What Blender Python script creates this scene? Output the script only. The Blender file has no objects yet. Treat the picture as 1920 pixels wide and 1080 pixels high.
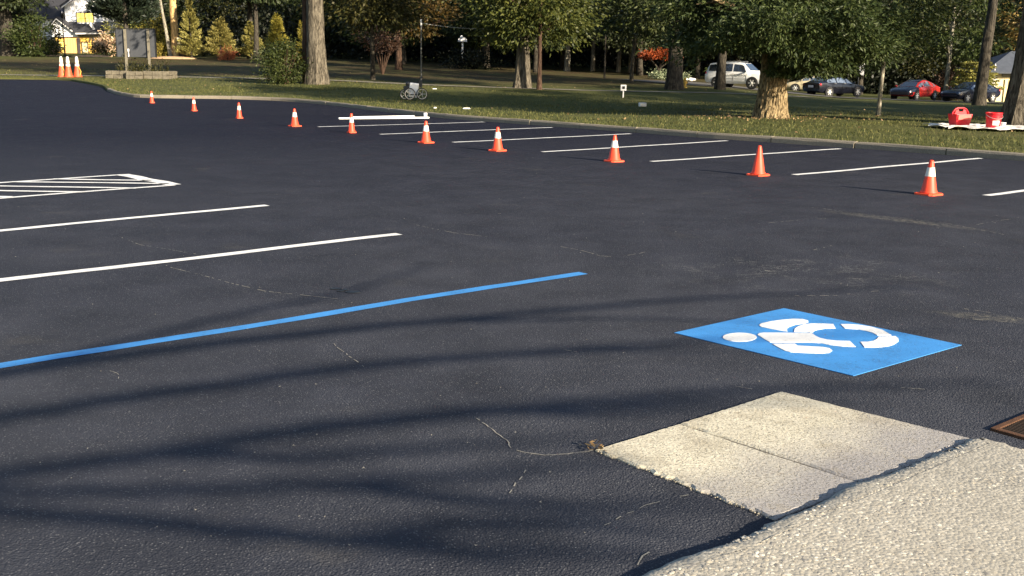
import bpy, bmesh, math, random
import numpy as np
from mathutils import Vector, Matrix

random.seed(7)
RNG = np.random.default_rng(7)
SC = bpy.context.scene
COL = SC.collection

# ------------------------------------------------------------------ camera, sky, sun, exposure
CAM_H = 1.5846
cd = bpy.data.cameras.new("camera")
cam = bpy.data.objects.new("camera", cd)
COL.objects.link(cam)
Rv, Uv, Fv = Vector((0.9999212, 0.00256621, 0.01228889)), Vector((-0.01255397, 0.20439792, 0.97880738)), Vector((0.0, 0.97888452, -0.20441402))
cam.matrix_world = Matrix(((Rv.x, Uv.x, -Fv.x, 0), (Rv.y, Uv.y, -Fv.y, 0), (Rv.z, Uv.z, -Fv.z, CAM_H), (0, 0, 0, 1)))
cd.sensor_width = 36.0
cd.lens = 36.284
cd.shift_y = -0.00554
cd.clip_start, cd.clip_end = 0.05, 2000
SC.camera = cam

SUN_EL, SUN_AZ = math.radians(19.5), math.radians(135.5)       # azimuth clockwise from +Y
w = bpy.data.worlds.new("World"); SC.world = w; w.use_nodes = True
nt = w.node_tree
sky = nt.nodes.new("ShaderNodeTexSky"); sky.sky_type = 'NISHITA'; sky.sun_disc = False
sky.sun_elevation = SUN_EL; sky.sun_rotation = SUN_AZ
bg = nt.nodes["Background"]; bg.inputs["Strength"].default_value = 0.075
nt.links.new(sky.outputs[0], bg.inputs[0])
sd = bpy.data.lights.new("sun", 'SUN'); sd.energy = 4.6; sd.angle = math.radians(0.5); sd.color = (1.0, 0.86, 0.66)
sun = bpy.data.objects.new("sun", sd); COL.objects.link(sun)
SUND = Vector((math.sin(SUN_AZ) * math.cos(SUN_EL), math.cos(SUN_AZ) * math.cos(SUN_EL), math.sin(SUN_EL)))
sun.rotation_euler = SUND.to_track_quat('Z', 'Y').to_euler()
sun.location = SUND * 60
vs = SC.view_settings
SC.display_settings.display_device = 'sRGB'
vs.view_transform = 'Standard'; vs.look = 'None'; vs.gamma = 1.0; vs.use_curve_mapping = False
vs.exposure = 1.6

# ------------------------------------------------------------------ terrain height
KA = [-.7, -.45, -.19, .1, .2, .31, .45, .8]; KV = [.026, .026, .028, .016, .008, -.012, -.02, -.02]
def T(x, y):
    d = y - 42
    if d < -12: return 0.0
    e = 3 * math.log1p(math.exp(d / 3)) if d < 120 else d
    return float(e * np.interp(x / y, KA, KV))

# ------------------------------------------------------------------ materials
def mat(name):
    m = bpy.data.materials.new(name); m.use_nodes = True
    return m, m.node_tree.nodes, m.node_tree.links, m.node_tree.nodes["Principled BSDF"]
def setv(b, **k):
    for a, v in k.items():
        s = b.inputs[a.replace('_', ' ')]
        s.default_value = (*v, 1) if isinstance(v, tuple) and len(v) == 3 else v
def noise(n, l, scale, detail=4, rough=.55, vec=None, w=None):
    t = n.new("ShaderNodeTexNoise"); t.inputs["Scale"].default_value = scale
    t.inputs["Detail"].default_value = detail; t.inputs["Roughness"].default_value = rough
    if vec is not None: l.new(vec, t.inputs["Vector"])
    return t
def ramp(n, l, fac, stops):
    r = n.new("ShaderNodeValToRGB"); e = r.color_ramp.elements
    while len(e) < len(stops): e.new(.5)
    for k, (p, c) in enumerate(stops):
        e[k].position = p; e[k].color = (*c, 1) if len(c) == 3 else c
    l.new(fac, r.inputs[0]); return r
def mix(n, l, fac, a, b, mode='MIX'):
    m = n.new("ShaderNodeMix"); m.data_type = 'RGBA'; m.blend_type = mode
    for s, v in ((0, fac), (6, a), (7, b)):
        if hasattr(v, 'default_value') or hasattr(v, 'links'): l.new(v, m.inputs[s])
        else: m.inputs[s].default_value = v if s == 0 else (*v, 1)
    return m.outputs[2]
def math_(n, l, op, a, b=0.0, c=None):
    m = n.new("ShaderNodeMath"); m.operation = op
    for k, v in enumerate((a, b) if c is None else (a, b, c)):
        if hasattr(v, 'links'): l.new(v, m.inputs[k])
        else: m.inputs[k].default_value = v
    return m.outputs[0]
def objco(n):
    return n.new("ShaderNodeTexCoord").outputs["Object"]
def mapping(n, l, vec, loc=(0, 0, 0), rot=(0, 0, 0), sc=(1, 1, 1)):
    m = n.new("ShaderNodeMapping"); l.new(vec, m.inputs[0])
    m.inputs[1].default_value = loc; m.inputs[2].default_value = rot; m.inputs[3].default_value = sc
    return m.outputs[0]
def bump(n, l, b, h, strength, dist):
    u = n.new("ShaderNodeBump"); u.inputs["Strength"].default_value = strength; u.inputs["Distance"].default_value = dist
    l.new(h, u.inputs["Height"]); l.new(u.outputs[0], b.inputs["Normal"]); return u

def plain(name, c, rough=.6, var=.12, scale=6, metal=0.0, spec=.5, coat=0.0, bumpy=0.0):
    m, n, l, b = mat(name)
    co = objco(n)
    t = noise(n, l, scale, 5, .6, co)
    r = ramp(n, l, t.outputs[0], [(.3, tuple(x * (1 - var) for x in c)), (.7, tuple(min(1, x * (1 + var)) for x in c))])
    l.new(r.outputs[0], b.inputs["Base Color"])
    setv(b, Roughness=rough, Metallic=metal, Specular_IOR_Level=spec, Coat_Weight=coat)
    if bumpy: bump(n, l, b, noise(n, l, scale * 12, 4, .6, co).outputs[0], .6, bumpy)
    return m

def asphalt_mat():
    m, n, l, b = mat("sealed_asphalt")
    co = objco(n)
    big = noise(n, l, .22, 5, .55, co)
    mid = noise(n, l, 1.7, 5, .6, co)
    near_tone = ramp(n, l, big.outputs[0], [(.3, (.029, .032, .0435)), (.7, (.047, .050, .060))])
    far_shade = ramp(n, l, big.outputs[0], [(.3, (.0045, .0055, .0145)), (.7, (.0075, .0085, .0185))])  # far colour painted dark navy in place of tree shade
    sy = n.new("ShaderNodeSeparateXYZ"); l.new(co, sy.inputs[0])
    far_mix = math_(n, l, 'ADD', math_(n, l, 'MULTIPLY_ADD', sy.outputs[0], -.28, sy.outputs[1]), math_(n, l, 'MULTIPLY', big.outputs[0], 6.0))
    far_mix = math_(n, l, 'MULTIPLY', far_mix, 1 / 30)
    c0m = ramp(n, l, far_mix, [(.25, (0, 0, 0)), (.95, (1, 1, 1))])
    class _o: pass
    c0 = _o(); c0.outputs = [mix(n, l, c0m.outputs[0], near_tone.outputs[0], far_shade.outputs[0])]
    c1 = mix(n, l, .62, c0.outputs[0], ramp(n, l, mid.outputs[0], [(.3, (.3,) * 3), (.7, (.7,) * 3)]).outputs[0], 'OVERLAY')
    # aggregate grains: tiny lighter stones where the sealer is thin
    v = n.new("ShaderNodeTexVoronoi"); v.inputs["Scale"].default_value = 110; l.new(co, v.inputs["Vector"])
    cell = ramp(n, l, v.outputs["Color"], [(.6, (0, 0, 0)), (.95, (1, 1, 1))])
    near = ramp(n, l, v.outputs["Distance"], [(.15, (1, 1, 1)), (.5, (0, 0, 0))])
    g = math_(n, l, 'MULTIPLY', cell.outputs[0], near.outputs[0])
    c2 = mix(n, l, math_(n, l, 'MULTIPLY', g, .85), c1, (.21, .21, .215))
    # worn, scuffed patch with curly tyre scrapes
    sx = n.new("ShaderNodeSeparateXYZ"); l.new(co, sx.inputs[0])
    def blob(cx, cy, rx, ry, rot):
        p = mapping(n, l, co, (-cx, -cy, 0))
        p = mapping(n, l, p, (0, 0, 0), (0, 0, -rot))
        p = mapping(n, l, p, (0, 0, 0), (0, 0, 0), (1 / rx, 1 / ry, 1))
        g = n.new("ShaderNodeVectorMath"); g.operation = 'LENGTH'; l.new(p, g.inputs[0])
        return ramp(n, l, g.outputs["Value"], [(.35, (1, 1, 1)), (1, (0, 0, 0))]).outputs[0]
    area = blob(2.35, 8.15, 1.5, 1.15, .2)
    warp = mapping(n, l, co, (3.1, 1.7, 0), (0, 0, .9), (1, 1.7, 1))
    dn = noise(n, l, 1.6, 2, .5, warp)
    wv = noise(n, l, 5.5, 3, .55, warp); wv.inputs["Distortion"].default_value = 1.6
    line = ramp(n, l, wv.outputs[0], [(.485, (0, 0, 0)), (.5, (1, 1, 1)), (.515, (0, 0, 0))])
    wv2 = noise(n, l, 11, 2, .5, mapping(n, l, co, (7, 3, 0), (0, 0, -.5), (.5, 1.5, 1))); wv2.inputs["Distortion"].default_value = .8
    line2 = ramp(n, l, wv2.outputs[0], [(.488, (0, 0, 0)), (.5, (1, 1, 1)), (.512, (0, 0, 0))])
    ln = math_(n, l, 'MAXIMUM', line.outputs[0], line2.outputs[0])
    brk = ramp(n, l, noise(n, l, 3.2, 3, .6, co).outputs[0], [(.46, (0, 0, 0)), (.62, (1, 1, 1))])
    f = math_(n, l, 'MULTIPLY', math_(n, l, 'MULTIPLY', ln, area), brk.outputs[0])
    c3 = mix(n, l, math_(n, l, 'MULTIPLY', f, .75), c2, (.21, .205, .19))
    strip = blob(4.2, 11.2, 1.15, .17, -.83)
    strip2 = blob(3.15, 6.65, .42, .13, -.4)
    st = math_(n, l, 'MAXIMUM', strip, strip2)
    st = math_(n, l, 'MULTIPLY', st, ramp(n, l, noise(n, l, 16, 5, .7, co).outputs[0], [(.42, (0, 0, 0)), (.66, (1, 1, 1))]).outputs[0])
    c4 = mix(n, l, math_(n, l, 'MULTIPLY', st, .7), c3, (.17, .16, .13))
    # dusty pale smears here and there
    du = ramp(n, l, noise(n, l, .9, 6, .65, mapping(n, l, co, (11, 5, 0))).outputs[0], [(.62, (0, 0, 0)), (.78, (1, 1, 1))])
    c5 = mix(n, l, math_(n, l, 'MULTIPLY', du.outputs[0], .34), c4, (.11, .1, .085))
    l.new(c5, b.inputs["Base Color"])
    rr = ramp(n, l, mid.outputs[0], [(.3, (.75,) * 3), (.7, (.9,) * 3)])
    l.new(rr.outputs[0], b.inputs["Roughness"])
    setv(b, Specular_IOR_Level=.09)
    fine = noise(n, l, 120, 3, .7, co)
    h = math_(n, l, 'ADD', math_(n, l, 'MULTIPLY', fine.outputs[0], .7), math_(n, l, 'MULTIPLY', v.outputs["Distance"], -.8))
    bump(n, l, b, h, 1.0, .005)
    return m

def grass_mat():
    m, n, l, b = mat("lawn_grass")
    co = objco(n)
    a = noise(n, l, .12, 5, .6, co); c = noise(n, l, 1.3, 6, .65, co); d = noise(n, l, 14, 4, .7, co)
    r = ramp(n, l, a.outputs[0], [(.3, (.042, .054, .014)), (.55, (.068, .074, .021)), (.75, (.100, .092, .032))])
    r2 = ramp(n, l, c.outputs[0], [(.35, (.040, .052, .014)), (.65, (.105, .100, .038))])
    k = mix(n, l, .45, r.outputs[0], r2.outputs[0])
    k = mix(n, l, .5, k, ramp(n, l, d.outputs[0], [(.3, (.3, .3, .3)), (.7, (.8, .8, .8))]).outputs[0], 'OVERLAY')
    # leaf litter below the old trees, widened leftwards to paint in missing shade
    p = mapping(n, l, co, (14, -94, 0)); p = mapping(n, l, p, (0, 0, 0), (0, 0, 0), (1 / 44, 1 / 36, 0))
    g = n.new("ShaderNodeVectorMath"); g.operation = 'LENGTH'; l.new(p, g.inputs[0])
    ar = ramp(n, l, g.outputs["Value"], [(.72, (1, 1, 1)), (1, (0, 0, 0))])
    lf = ramp(n, l, noise(n, l, .6, 6, .7, co).outputs[0], [(.35, (0, 0, 0)), (.55, (1, 1, 1))])
    f = math_(n, l, 'MULTIPLY', ar.outputs[0], lf.outputs[0])
    k = mix(n, l, math_(n, l, 'MULTIPLY', f, .85), k, (.052, .032, .017))
    l.new(k, b.inputs["Base Color"]); setv(b, Roughness=.9, Specular_IOR_Level=.15)
    bump(n, l, b, noise(n, l, 30, 5, .7, co).outputs[0], .8, .05)
    return m

def leaf_mat(name, dark, light, trans=.25, rough=.55, spec=.3):
    m, n, l, b = mat(name)
    g = n.new("ShaderNodeNewGeometry"); oi = n.new("ShaderNodeObjectInfo")
    r = ramp(n, l, g.outputs["Random Per Island"], [(0, dark), (.6, tuple((x + y) / 2 for x, y in zip(dark, light))), (1, light)])
    h = n.new("ShaderNodeHueSaturation"); l.new(r.outputs[0], h.inputs["Color"])
    l.new(math_(n, l, 'MULTIPLY_ADD', oi.outputs["Random"], .03, .485), h.inputs["Hue"])
    l.new(h.outputs[0], b.inputs["Base Color"]); setv(b, Roughness=rough, Specular_IOR_Level=spec)
    tr = n.new("ShaderNodeBsdfTranslucent"); l.new(h.outputs[0], tr.inputs[0])
    ms = n.new("ShaderNodeMixShader"); ms.inputs[0].default_value = trans
    l.new(b.outputs[0], ms.inputs[1]); l.new(tr.outputs[0], ms.inputs[2])
    l.new(ms.outputs[0], n["Material Output"].inputs[0])
    return m

def bark_mat(name, dark, light, scale=1.0):
    m, n, l, b = mat(name)
    co = objco(n)
    p = mapping(n, l, co, (0, 0, 0), (0, 0, 0), (9 * scale, 9 * scale, 1.6 * scale))
    t = noise(n, l, 1.6, 6, .65, p); t.inputs["Distortion"].default_value = .6
    r = ramp(n, l, t.outputs[0], [(.38, dark), (.49, tuple(x * .6 + y * .4 for x, y in zip(dark, light))), (.6, light)])
    big = noise(n, l, .8, 3, .5, co)
    k = mix(n, l, .35, r.outputs[0], ramp(n, l, big.outputs[0], [(.3, (.35,) * 3), (.7, (.7,) * 3)]).outputs[0], 'OVERLAY')
    l.new(k, b.inputs["Base Color"]); setv(b, Roughness=.9, Specular_IOR_Level=.15)
    bump(n, l, b, t.outputs[0], 1.0, .06)
    return m

def concrete_mat(name, c, agg=False):
    m, n, l, b = mat(name)
    co = objco(n)
    t = noise(n, l, 2.2, 6, .62, co); f = noise(n, l, 60, 4, .7, co)
    r = ramp(n, l, t.outputs[0], [(.3, tuple(x * .82 for x in c)), (.7, tuple(x * 1.08 for x in c))])
    k = mix(n, l, .35, r.outputs[0], ramp(n, l, f.outputs[0], [(.3, (.2,) * 3), (.7, (.8,) * 3)]).outputs[0], 'OVERLAY')
    if agg:
        v = n.new("ShaderNodeTexVoronoi"); v.inputs["Scale"].default_value = 75; l.new(co, v.inputs["Vector"])
        cc = ramp(n, l, v.outputs["Color"], [(0, tuple(x * .62 for x in c)), (.5, c), (1, tuple(min(.8, x * 1.45) for x in c))])
        k = mix(n, l, .6, k, cc.outputs[0])
        l.new(k, b.inputs["Base Color"]); setv(b, Roughness=.85, Specular_IOR_Level=.2)
        h = math_(n, l, 'ADD', math_(n, l, 'MULTIPLY', v.outputs["Distance"], -1.0), math_(n, l, 'MULTIPLY', f.outputs[0], .5))
        bump(n, l, b, h, .45, .005)
    else:
        # dirt blotches, then a greyer tone towards the pavement side
        st = ramp(n, l, noise(n, l, 3.1, 6, .6, mapping(n, l, co, (3.3, .4, 0))).outputs[0], [(.5, (0, 0, 0)), (.68, (1, 1, 1))])
        k = mix(n, l, math_(n, l, 'MULTIPLY', st.outputs[0], .5), k, (.24, .2, .14))
        px = mapping(n, l, co, (-1.42, -3.87, 0), (0, 0, 0), (1, 1, 1))
        px = mapping(n, l, px, (0, 0, 0), (0, 0, -.68), (1, 1, 1))
        s = n.new("ShaderNodeSeparateXYZ"); l.new(px, s.inputs[0])
        wob = math_(n, l, 'ADD', s.outputs[1], math_(n, l, 'MULTIPLY', noise(n, l, 3.5, 4, .5, co).outputs[0], .45))
        grey_side = ramp(n, l, wob, [(.34, (1, 1, 1)), (.72, (0, 0, 0))])
        k = mix(n, l, math_(n, l, 'MULTIPLY', grey_side.outputs[0], .78), k, (.25, .24, .25))
        pit = ramp(n, l, noise(n, l, 95, 3, .6, co).outputs[0], [(.36, (1, 1, 1)), (.45, (0, 0, 0))])
        k = mix(n, l, math_(n, l, 'MULTIPLY', pit.outputs[0], .55), k, (.17, .15, .11))
        blot = ramp(n, l, noise(n, l, 5.5, 5, .65, mapping(n, l, co, (1.3, 8.4, 0))).outputs[0], [(.60, (0, 0, 0)), (.72, (1, 1, 1))])
        k = mix(n, l, math_(n, l, 'MULTIPLY', blot.outputs[0], .45), k, (.27, .23, .16))
        l.new(k, b.inputs["Base Color"]); setv(b, Roughness=.85, Specular_IOR_Level=.25)
        bump(n, l, b, math_(n, l, 'ADD', f.outputs[0], math_(n, l, 'MULTIPLY', pit.outputs[0], -.6)), .9, .005)
    return m

def paint_mat(name, c, wear=.4, rough=.6):
    m, n, l, b = mat(name)
    co = objco(n)
    t = noise(n, l, 45, 5, .7, co); s = noise(n, l, 3, 4, .6, co)
    r = ramp(n, l, s.outputs[0], [(.3, tuple(x * .86 for x in c)), (.7, tuple(min(.9, x * 1.1) for x in c))])
    f = ramp(n, l, math_(n, l, 'ADD', math_(n, l, 'MULTIPLY', t.outputs[0], .7), math_(n, l, 'MULTIPLY', s.outputs[0], .3)), [(.34, (wear,) * 3), (.46, (0, 0, 0))])
    k = mix(n, l, f.outputs[0], r.outputs[0], (.04, .04, .045))
    l.new(k, b.inputs["Base Color"]); setv(b, Roughness=rough, Specular_IOR_Level=.3)
    bump(n, l, b, noise(n, l, 110, 3, .7, co).outputs[0], .8, .004)
    return m

def board_mat(name, c):           # board-and-batten paint
    return plain(name, c, .7, .06, 3)

M = dict(
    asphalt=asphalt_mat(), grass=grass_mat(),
    white_paint=paint_mat("white_line_paint", (.78, .77, .74)), blue_paint=paint_mat("blue_line_paint", (.048, .235, .56), .45),
    blade=leaf_mat("grass_blades", (.045, .058, .016), (.15, .14, .05), .25, .7, .15),
    concrete=concrete_mat("ramp_concrete", (.56, .515, .40)), aggregate=concrete_mat("exposed_aggregate", (.335, .312, .262), True),
    kerb=concrete_mat("kerb_stone", (.20, .175, .135), True),
    crack=plain("dry_crack_dust", (.24, .225, .19), .9, .3, 30), pale_stone=plain("pale_pebbles", (.28, .25, .19), .8, .3, 8),
    speck=plain("pale_grit", (.25, .23, .19), .9, .3, 5), dark_joint=plain("joint_dirt", (.07, .06, .045), .95, .3, 20),
    stain=plain("black_oil_spots", (.006, .006, .007), .35, .1, 20),
    rust=plain("rusty_iron", (.085, .040, .020), .85, .45, 14, .3, .4, 0, .004), rust_dark=plain("dark_iron", (.05, .032, .02), .8, .4, 20, .3, .4, 0, .004),
    void=plain("drain_pit", (.012, .01, .008), .95),
    cone=plain("cone_vinyl", (.74, .058, .02), .5, .16, 9), cone_base=plain("cone_foot_vinyl", (.82, .085, .03), .55, .08, 8),
    collar=plain("reflective_collar", (.76, .72, .62), .45, .14, 10), orange=plain("weathered_orange", (.50, .075, .025), .6, .2, 6),
    tape=plain("yellow_tape", (.7, .45, .08), .6, .1, 6),
    board=plain("white_board", (.78, .76, .72), .5, .05, 3), white=plain("white_plastic", (.80, .79, .76), .4, .05, 4),
    grey_board=plain("grey_sign_board", (.045, .049, .057), .7, .08, 3), post=plain("tan_post", (.15, .135, .10), .8, .2, 9),
    stone=plain("planter_stone", (.13, .115, .085), .9, .35, 5, 0, .2, 0, .02), soil=plain("bed_soil", (.05, .035, .022), .95, .3, 8),
    mulch=plain("pale_mulch", (.46, .30, .17), .95, .25, 4), path=plain("pale_path", (.17, .155, .12), .9, .15, 1.5), road=plain("old_road", (.085, .08, .072), .85, .15, .8),
    black=plain("black_metal", (.012, .012, .014), .4, .1, 6), tyre=plain("tyre_rubber", (.018, .018, .018), .8, .1, 6),
    spoke=plain("grey_rim", (.42, .42, .40), .4, .1, 6, .4), alloy=plain("bright_alloy", (.62, .61, .58), .35, .08, 6, .3),
    red_plastic=plain("red_plastic", (.60, .012, .022), .4, .08, 4), red_pale=plain("faded_red_plastic", (.62, .10, .075), .55, .12, 6),
    sheet=plain("white_dust_sheet", (.70, .68, .62), .8, .1, 5), label=plain("white_label", (.80, .62, .55), .6, .08, 8),
    car_white=plain("white_car_paint", (.84, .85, .85), .3, .02, 1, 0, .5, .6), car_black=plain("black_car_paint", (.004, .005, .010), .25, .02, 1, 0, .35, .35),
    car_red=plain("red_car_paint", (.40, .020, .016), .28, .02, 1, 0, .5, .8), car_navy=plain("navy_car_reflection", (.008, .010, .022), .25, .02, 1, 0, .4, .5),
    car_cream=plain("cream_van_paint", (.50, .43, .28), .4, .03, 1), glass=plain("car_glass", (.02, .025, .032), .08, .05, 1, 0, .8, 1),
    side_glass=plain("sky_tinted_glass", (.16, .20, .26), .12, .05, 1, .3, .8, 1),
    chrome=plain("chrome", (.75, .75, .76), .15, .02, 1, .9), lens_red=plain("tail_lens", (.42, .01, .02), .25), lens_white=plain("head_lens", (.75, .75, .72), .15),
    decal=plain("gold_grey_decal", (.58, .56, .50), .5), plate=plain("number_plate", (.6, .6, .62), .5),
    wall_white=board_mat("white_cladding", (.70, .71, .74)), wall_gold_sun=plain("gold_sun_render", (.78, .48, .10), .8, .06, 1.5), trim=plain("pale_trim", (.62, .60, .58), .6),  # ground-floor wall colour carries golden low sunlight
    garage_door=plain("peach_door", (.66, .42, .17), .7, .05, 2), roof=plain("dark_shingle", (.028, .029, .036), .85, .25, 4), roof_blue=plain("slate_blue_shingle", (.055, .065, .085), .85, .2, 3),
    roof_edge=plain("dark_eave_board", (.05, .04, .045), .7), cream_wall=plain("cream_wall", (.62, .54, .34), .8, .06, 2), grey_wall=plain("grey_fascia", (.22, .21, .18), .8),
    yellow_door=plain("cream_yellow_door", (.74, .62, .32), .7, .05, 2), groove=plain("door_groove", (.12, .10, .06), .9),
    hydrant=plain("yellow_iron", (.52, .34, .06), .5, .15, 10), wire=plain("grey_wire", (.30, .30, .28), .6), pole=plain("grey_pole", (.10, .10, .09), .6),
    bark_oak=bark_mat("oak_bark", (.030, .019, .008), (.33, .25, .14), 1.9), bark_grey=bark_mat("grey_bark", (.028, .024, .018), (.15, .13, .098)),
    bark_dark=bark_mat("dark_bark", (.018, .016, .013), (.075, .065, .05)), bark_red=bark_mat("red_brown_bark", (.025, .015, .010), (.085, .052, .036)),
    bark_gold=bark_mat("sun_gold_bark", (.36, .22, .09), (.72, .50, .23), .6), bark_pale=bark_mat("pale_bark", (.11, .10, .08), (.36, .33, .26)),  # golden trunk bark has low sunlight painted into its colour
    hill=plain("wooded_hill", (.018, .024, .010), .95, .5, .3),
    L_oak=leaf_mat("oak_leaves", (.020, .034, .010), (.072, .088, .025), .22), L_mid=leaf_mat("mid_leaves", (.022, .037, .010), (.068, .086, .021), .3),
    L_yel=leaf_mat("yellow_green_leaves", (.028, .042, .009), (.115, .120, .025), .35), L_olive=leaf_mat("olive_leaves", (.022, .028, .008), (.068, .064, .015), .3),
    L_orange=leaf_mat("turning_leaves", (.036, .028, .008), (.115, .064, .013), .3), L_spruce=leaf_mat("spruce_needles", (.010, .018, .012), (.030, .042, .022), .1),
    L_gold=leaf_mat("golden_conifer", (.11, .115, .030), (.40, .36, .10), .3), L_gold2=leaf_mat("yellow_shrub", (.13, .11, .02), (.36, .28, .05), .3),
    L_dark=leaf_mat("dark_leaves", (.016, .026, .010), (.050, .062, .020), .2), L_rust=leaf_mat("rust_leaves", (.10, .025, .008), (.38, .095, .015), .3),
    L_red=leaf_mat("red_shrub_leaves", (.30, .06, .03), (.52, .18, .08), .3), L_cream=leaf_mat("cream_petals", (.52, .36, .20), (.80, .66, .44), .3),
    L_pale=leaf_mat("variegated_leaves", (.10, .14, .07), (.42, .45, .28), .3), L_dead=leaf_mat("dead_leaves", (.11, .065, .03), (.32, .22, .11), .15),
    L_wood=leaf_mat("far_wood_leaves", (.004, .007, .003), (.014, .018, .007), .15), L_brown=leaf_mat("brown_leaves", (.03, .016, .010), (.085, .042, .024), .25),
    L_amber=leaf_mat("amber_leaves", (.2, .11, .03), (.5, .34, .12), .35),
)
lw, ln_, ll, lb = mat("sun_glow_glass")
setv(lb, Base_Color=(.75, .6, .15), Emission_Color=(1.0, .68, .12), Emission_Strength=.55, Roughness=.2); M['lit'] = lw  # emission stands in for low sun shining on the panes

# ------------------------------------------------------------------ mesh helpers
class MB:
    def __init__(s): s.v = []; s.f = []; s.m = []
    def add(s, vs, fs, mi=0):
        o = len(s.v); s.v += [tuple(x) for x in vs]
        s.f += [tuple(i + o for i in f) for f in fs]; s.m += [mi] * len(fs); return s
    def box(s, c, d, rz=0.0, mi=0, taper=1.0, tilt=None):
        hx, hy, hz = (x / 2 for x in d); P = []
        for z, k in ((-hz, 1), (hz, taper)):
            for x, y in ((-hx, -hy), (hx, -hy), (hx, hy), (-hx, hy)): P.append(Vector((x * k, y * k, z)))
        R = Matrix.Rotation(rz, 3, 'Z')
        if tilt is not None: R = R @ tilt
        P = [R @ p + Vector(c) for p in P]
        return s.add(P, [(3, 2, 1, 0), (4, 5, 6, 7), (0, 1, 5, 4), (1, 2, 6, 5), (2, 3, 7, 6), (3, 0, 4, 7)], mi)
    def tube(s, pts, rad, n=8, mi=0, rn=None, cap=True):
        pts = [Vector(p) for p in pts]; V = []; F = []
        if not hasattr(rad, '__len__'): rad = [rad] * len(pts)
        ref = Vector((0, 0, 1)) if abs((pts[-1] - pts[0]).normalized().z) < .9 else Vector((0, 1, 0))
        for i, p in enumerate(pts):
            t = (pts[min(i + 1, len(pts) - 1)] - pts[max(i - 1, 0)]).normalized()
            a = t.cross(ref).normalized(); b = t.cross(a)
            for k in range(n):
                q = 2 * math.pi * k / n
                r = rad[i] * (1 if rn is None else rn(i, k))
                V.append(p + (a * math.cos(q) + b * math.sin(q)) * r)
        for i in range(len(pts) - 1):
            for k in range(n):
                F.append((i * n + k, (i + 1) * n + k, (i + 1) * n + (k + 1) % n, i * n + (k + 1) % n))
        if cap: F.append(tuple(range(n))); F.append(tuple(reversed(range((len(pts) - 1) * n, len(pts) * n))))
        return s.add(V, F, mi)
    def lathe(s, prof, n=20, c=(0, 0, 0), mi=0, cap=True):
        V = []; F = []
        for r, z in prof:
            for k in range(n):
                a = 2 * math.pi * k / n; V.append((c[0] + r * math.cos(a), c[1] + r * math.sin(a), c[2] + z))
        for i in range(len(prof) - 1):
            for k in range(n): F.append((i * n + k, i * n + (k + 1) % n, (i + 1) * n + (k + 1) % n, (i + 1) * n + k))
        if cap: F.append(tuple(reversed(range(n)))); F.append(tuple(range((len(prof) - 1) * n, len(prof) * n)))
        return s.add(V, F, mi)
    def prism(s, poly, z0, z1, mi=0):
        n = len(poly); V = [(x, y, z0) for x, y in poly] + [(x, y, z1) for x, y in poly]
        F = [tuple(reversed(range(n))), tuple(range(n, 2 * n))] + [(i, (i + 1) % n, n + (i + 1) % n, n + i) for i in range(n)]
        return s.add(V, F, mi)
    def vprism(s, poly, y0, y1, mi=0):           # outline in X-Z, extruded along Y
        n = len(poly); V = [(x, y0, z) for x, z in poly] + [(x, y1, z) for x, z in poly]
        F = [tuple(range(n)), tuple(reversed(range(n, 2 * n)))] + [(i, n + i, n + (i + 1) % n, (i + 1) % n) for i in range(n)]
        return s.add(V, F, mi)
    def ball(s, c, r, seg=10, ring=6, mi=0, sq=(1, 1, 1)):
        V = [(c[0], c[1], c[2] - r * sq[2])]; F = []
        for i in range(1, ring):
            t = -math.pi / 2 + math.pi * i / ring
            for k in range(seg):
                a = 2 * math.pi * k / seg
                V.append((c[0] + r * sq[0] * math.cos(t) * math.cos(a), c[1] + r * sq[1] * math.cos(t) * math.sin(a), c[2] + r * sq[2] * math.sin(t)))
        V.append((c[0], c[1], c[2] + r * sq[2])); L = len(V) - 1
        for k in range(seg):
            F.append((0, 1 + (k + 1) % seg, 1 + k)); F.append((L, L - seg + k, L - seg + (k + 1) % seg))
            for i in range(ring - 2):
                a = 1 + i * seg; F.append((a + k, a + (k + 1) % seg, a + seg + (k + 1) % seg, a + seg + k))
        return s.add(V, F, mi)
    def mesh(s, name, mats, smooth=False):
        me = bpy.data.meshes.new(name); me.from_pydata(s.v, [], s.f)
        for m in (mats if isinstance(mats, (list, tuple)) else [mats]): me.materials.append(m)
        me.polygons.foreach_set("material_index", s.m)
        if smooth: me.polygons.foreach_set("use_smooth", [True] * len(s.f))
        me.update(); return me

def link(name, me, parent=None, loc=(0, 0, 0), rz=0.0):
    o = bpy.data.objects.new(name, me); COL.objects.link(o); o.location = loc; o.rotation_euler = (0, 0, rz)
    if parent is not None: o.parent = parent
    return o
def obj(name, mb, mats, parent=None, smooth=False, bevel=0.0, loc=(0, 0, 0), rz=0.0, label=None):
    o = link(name, mb.mesh(name, mats, smooth), parent, loc, rz)
    if bevel:
        b = o.modifiers.new("bevel", 'BEVEL'); b.width = bevel; b.segments = 2; b.limit_method = 'ANGLE'
    if smooth:
        try:
            e = o.modifiers.new("edges", 'EDGE_SPLIT'); e.split_angle = math.radians(40)
        except Exception: pass
    if label: o["label"] = label
    return o
def thing(name, label, cat, loc=(0, 0, 0), rz=0.0, group=None):
    o = link(name, None, None, loc, rz); o.empty_display_size = .2
    o["label"] = label; o["category"] = cat
    if group: o["group"] = group
    return o
def tag(o, label, cat, group=None, kind=None):
    if label: o["label"] = label
    if cat: o["category"] = cat
    if group: o["group"] = group
    if kind: o["kind"] = kind
    return o
def structure(o): o["kind"] = "structure"; return o
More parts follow.
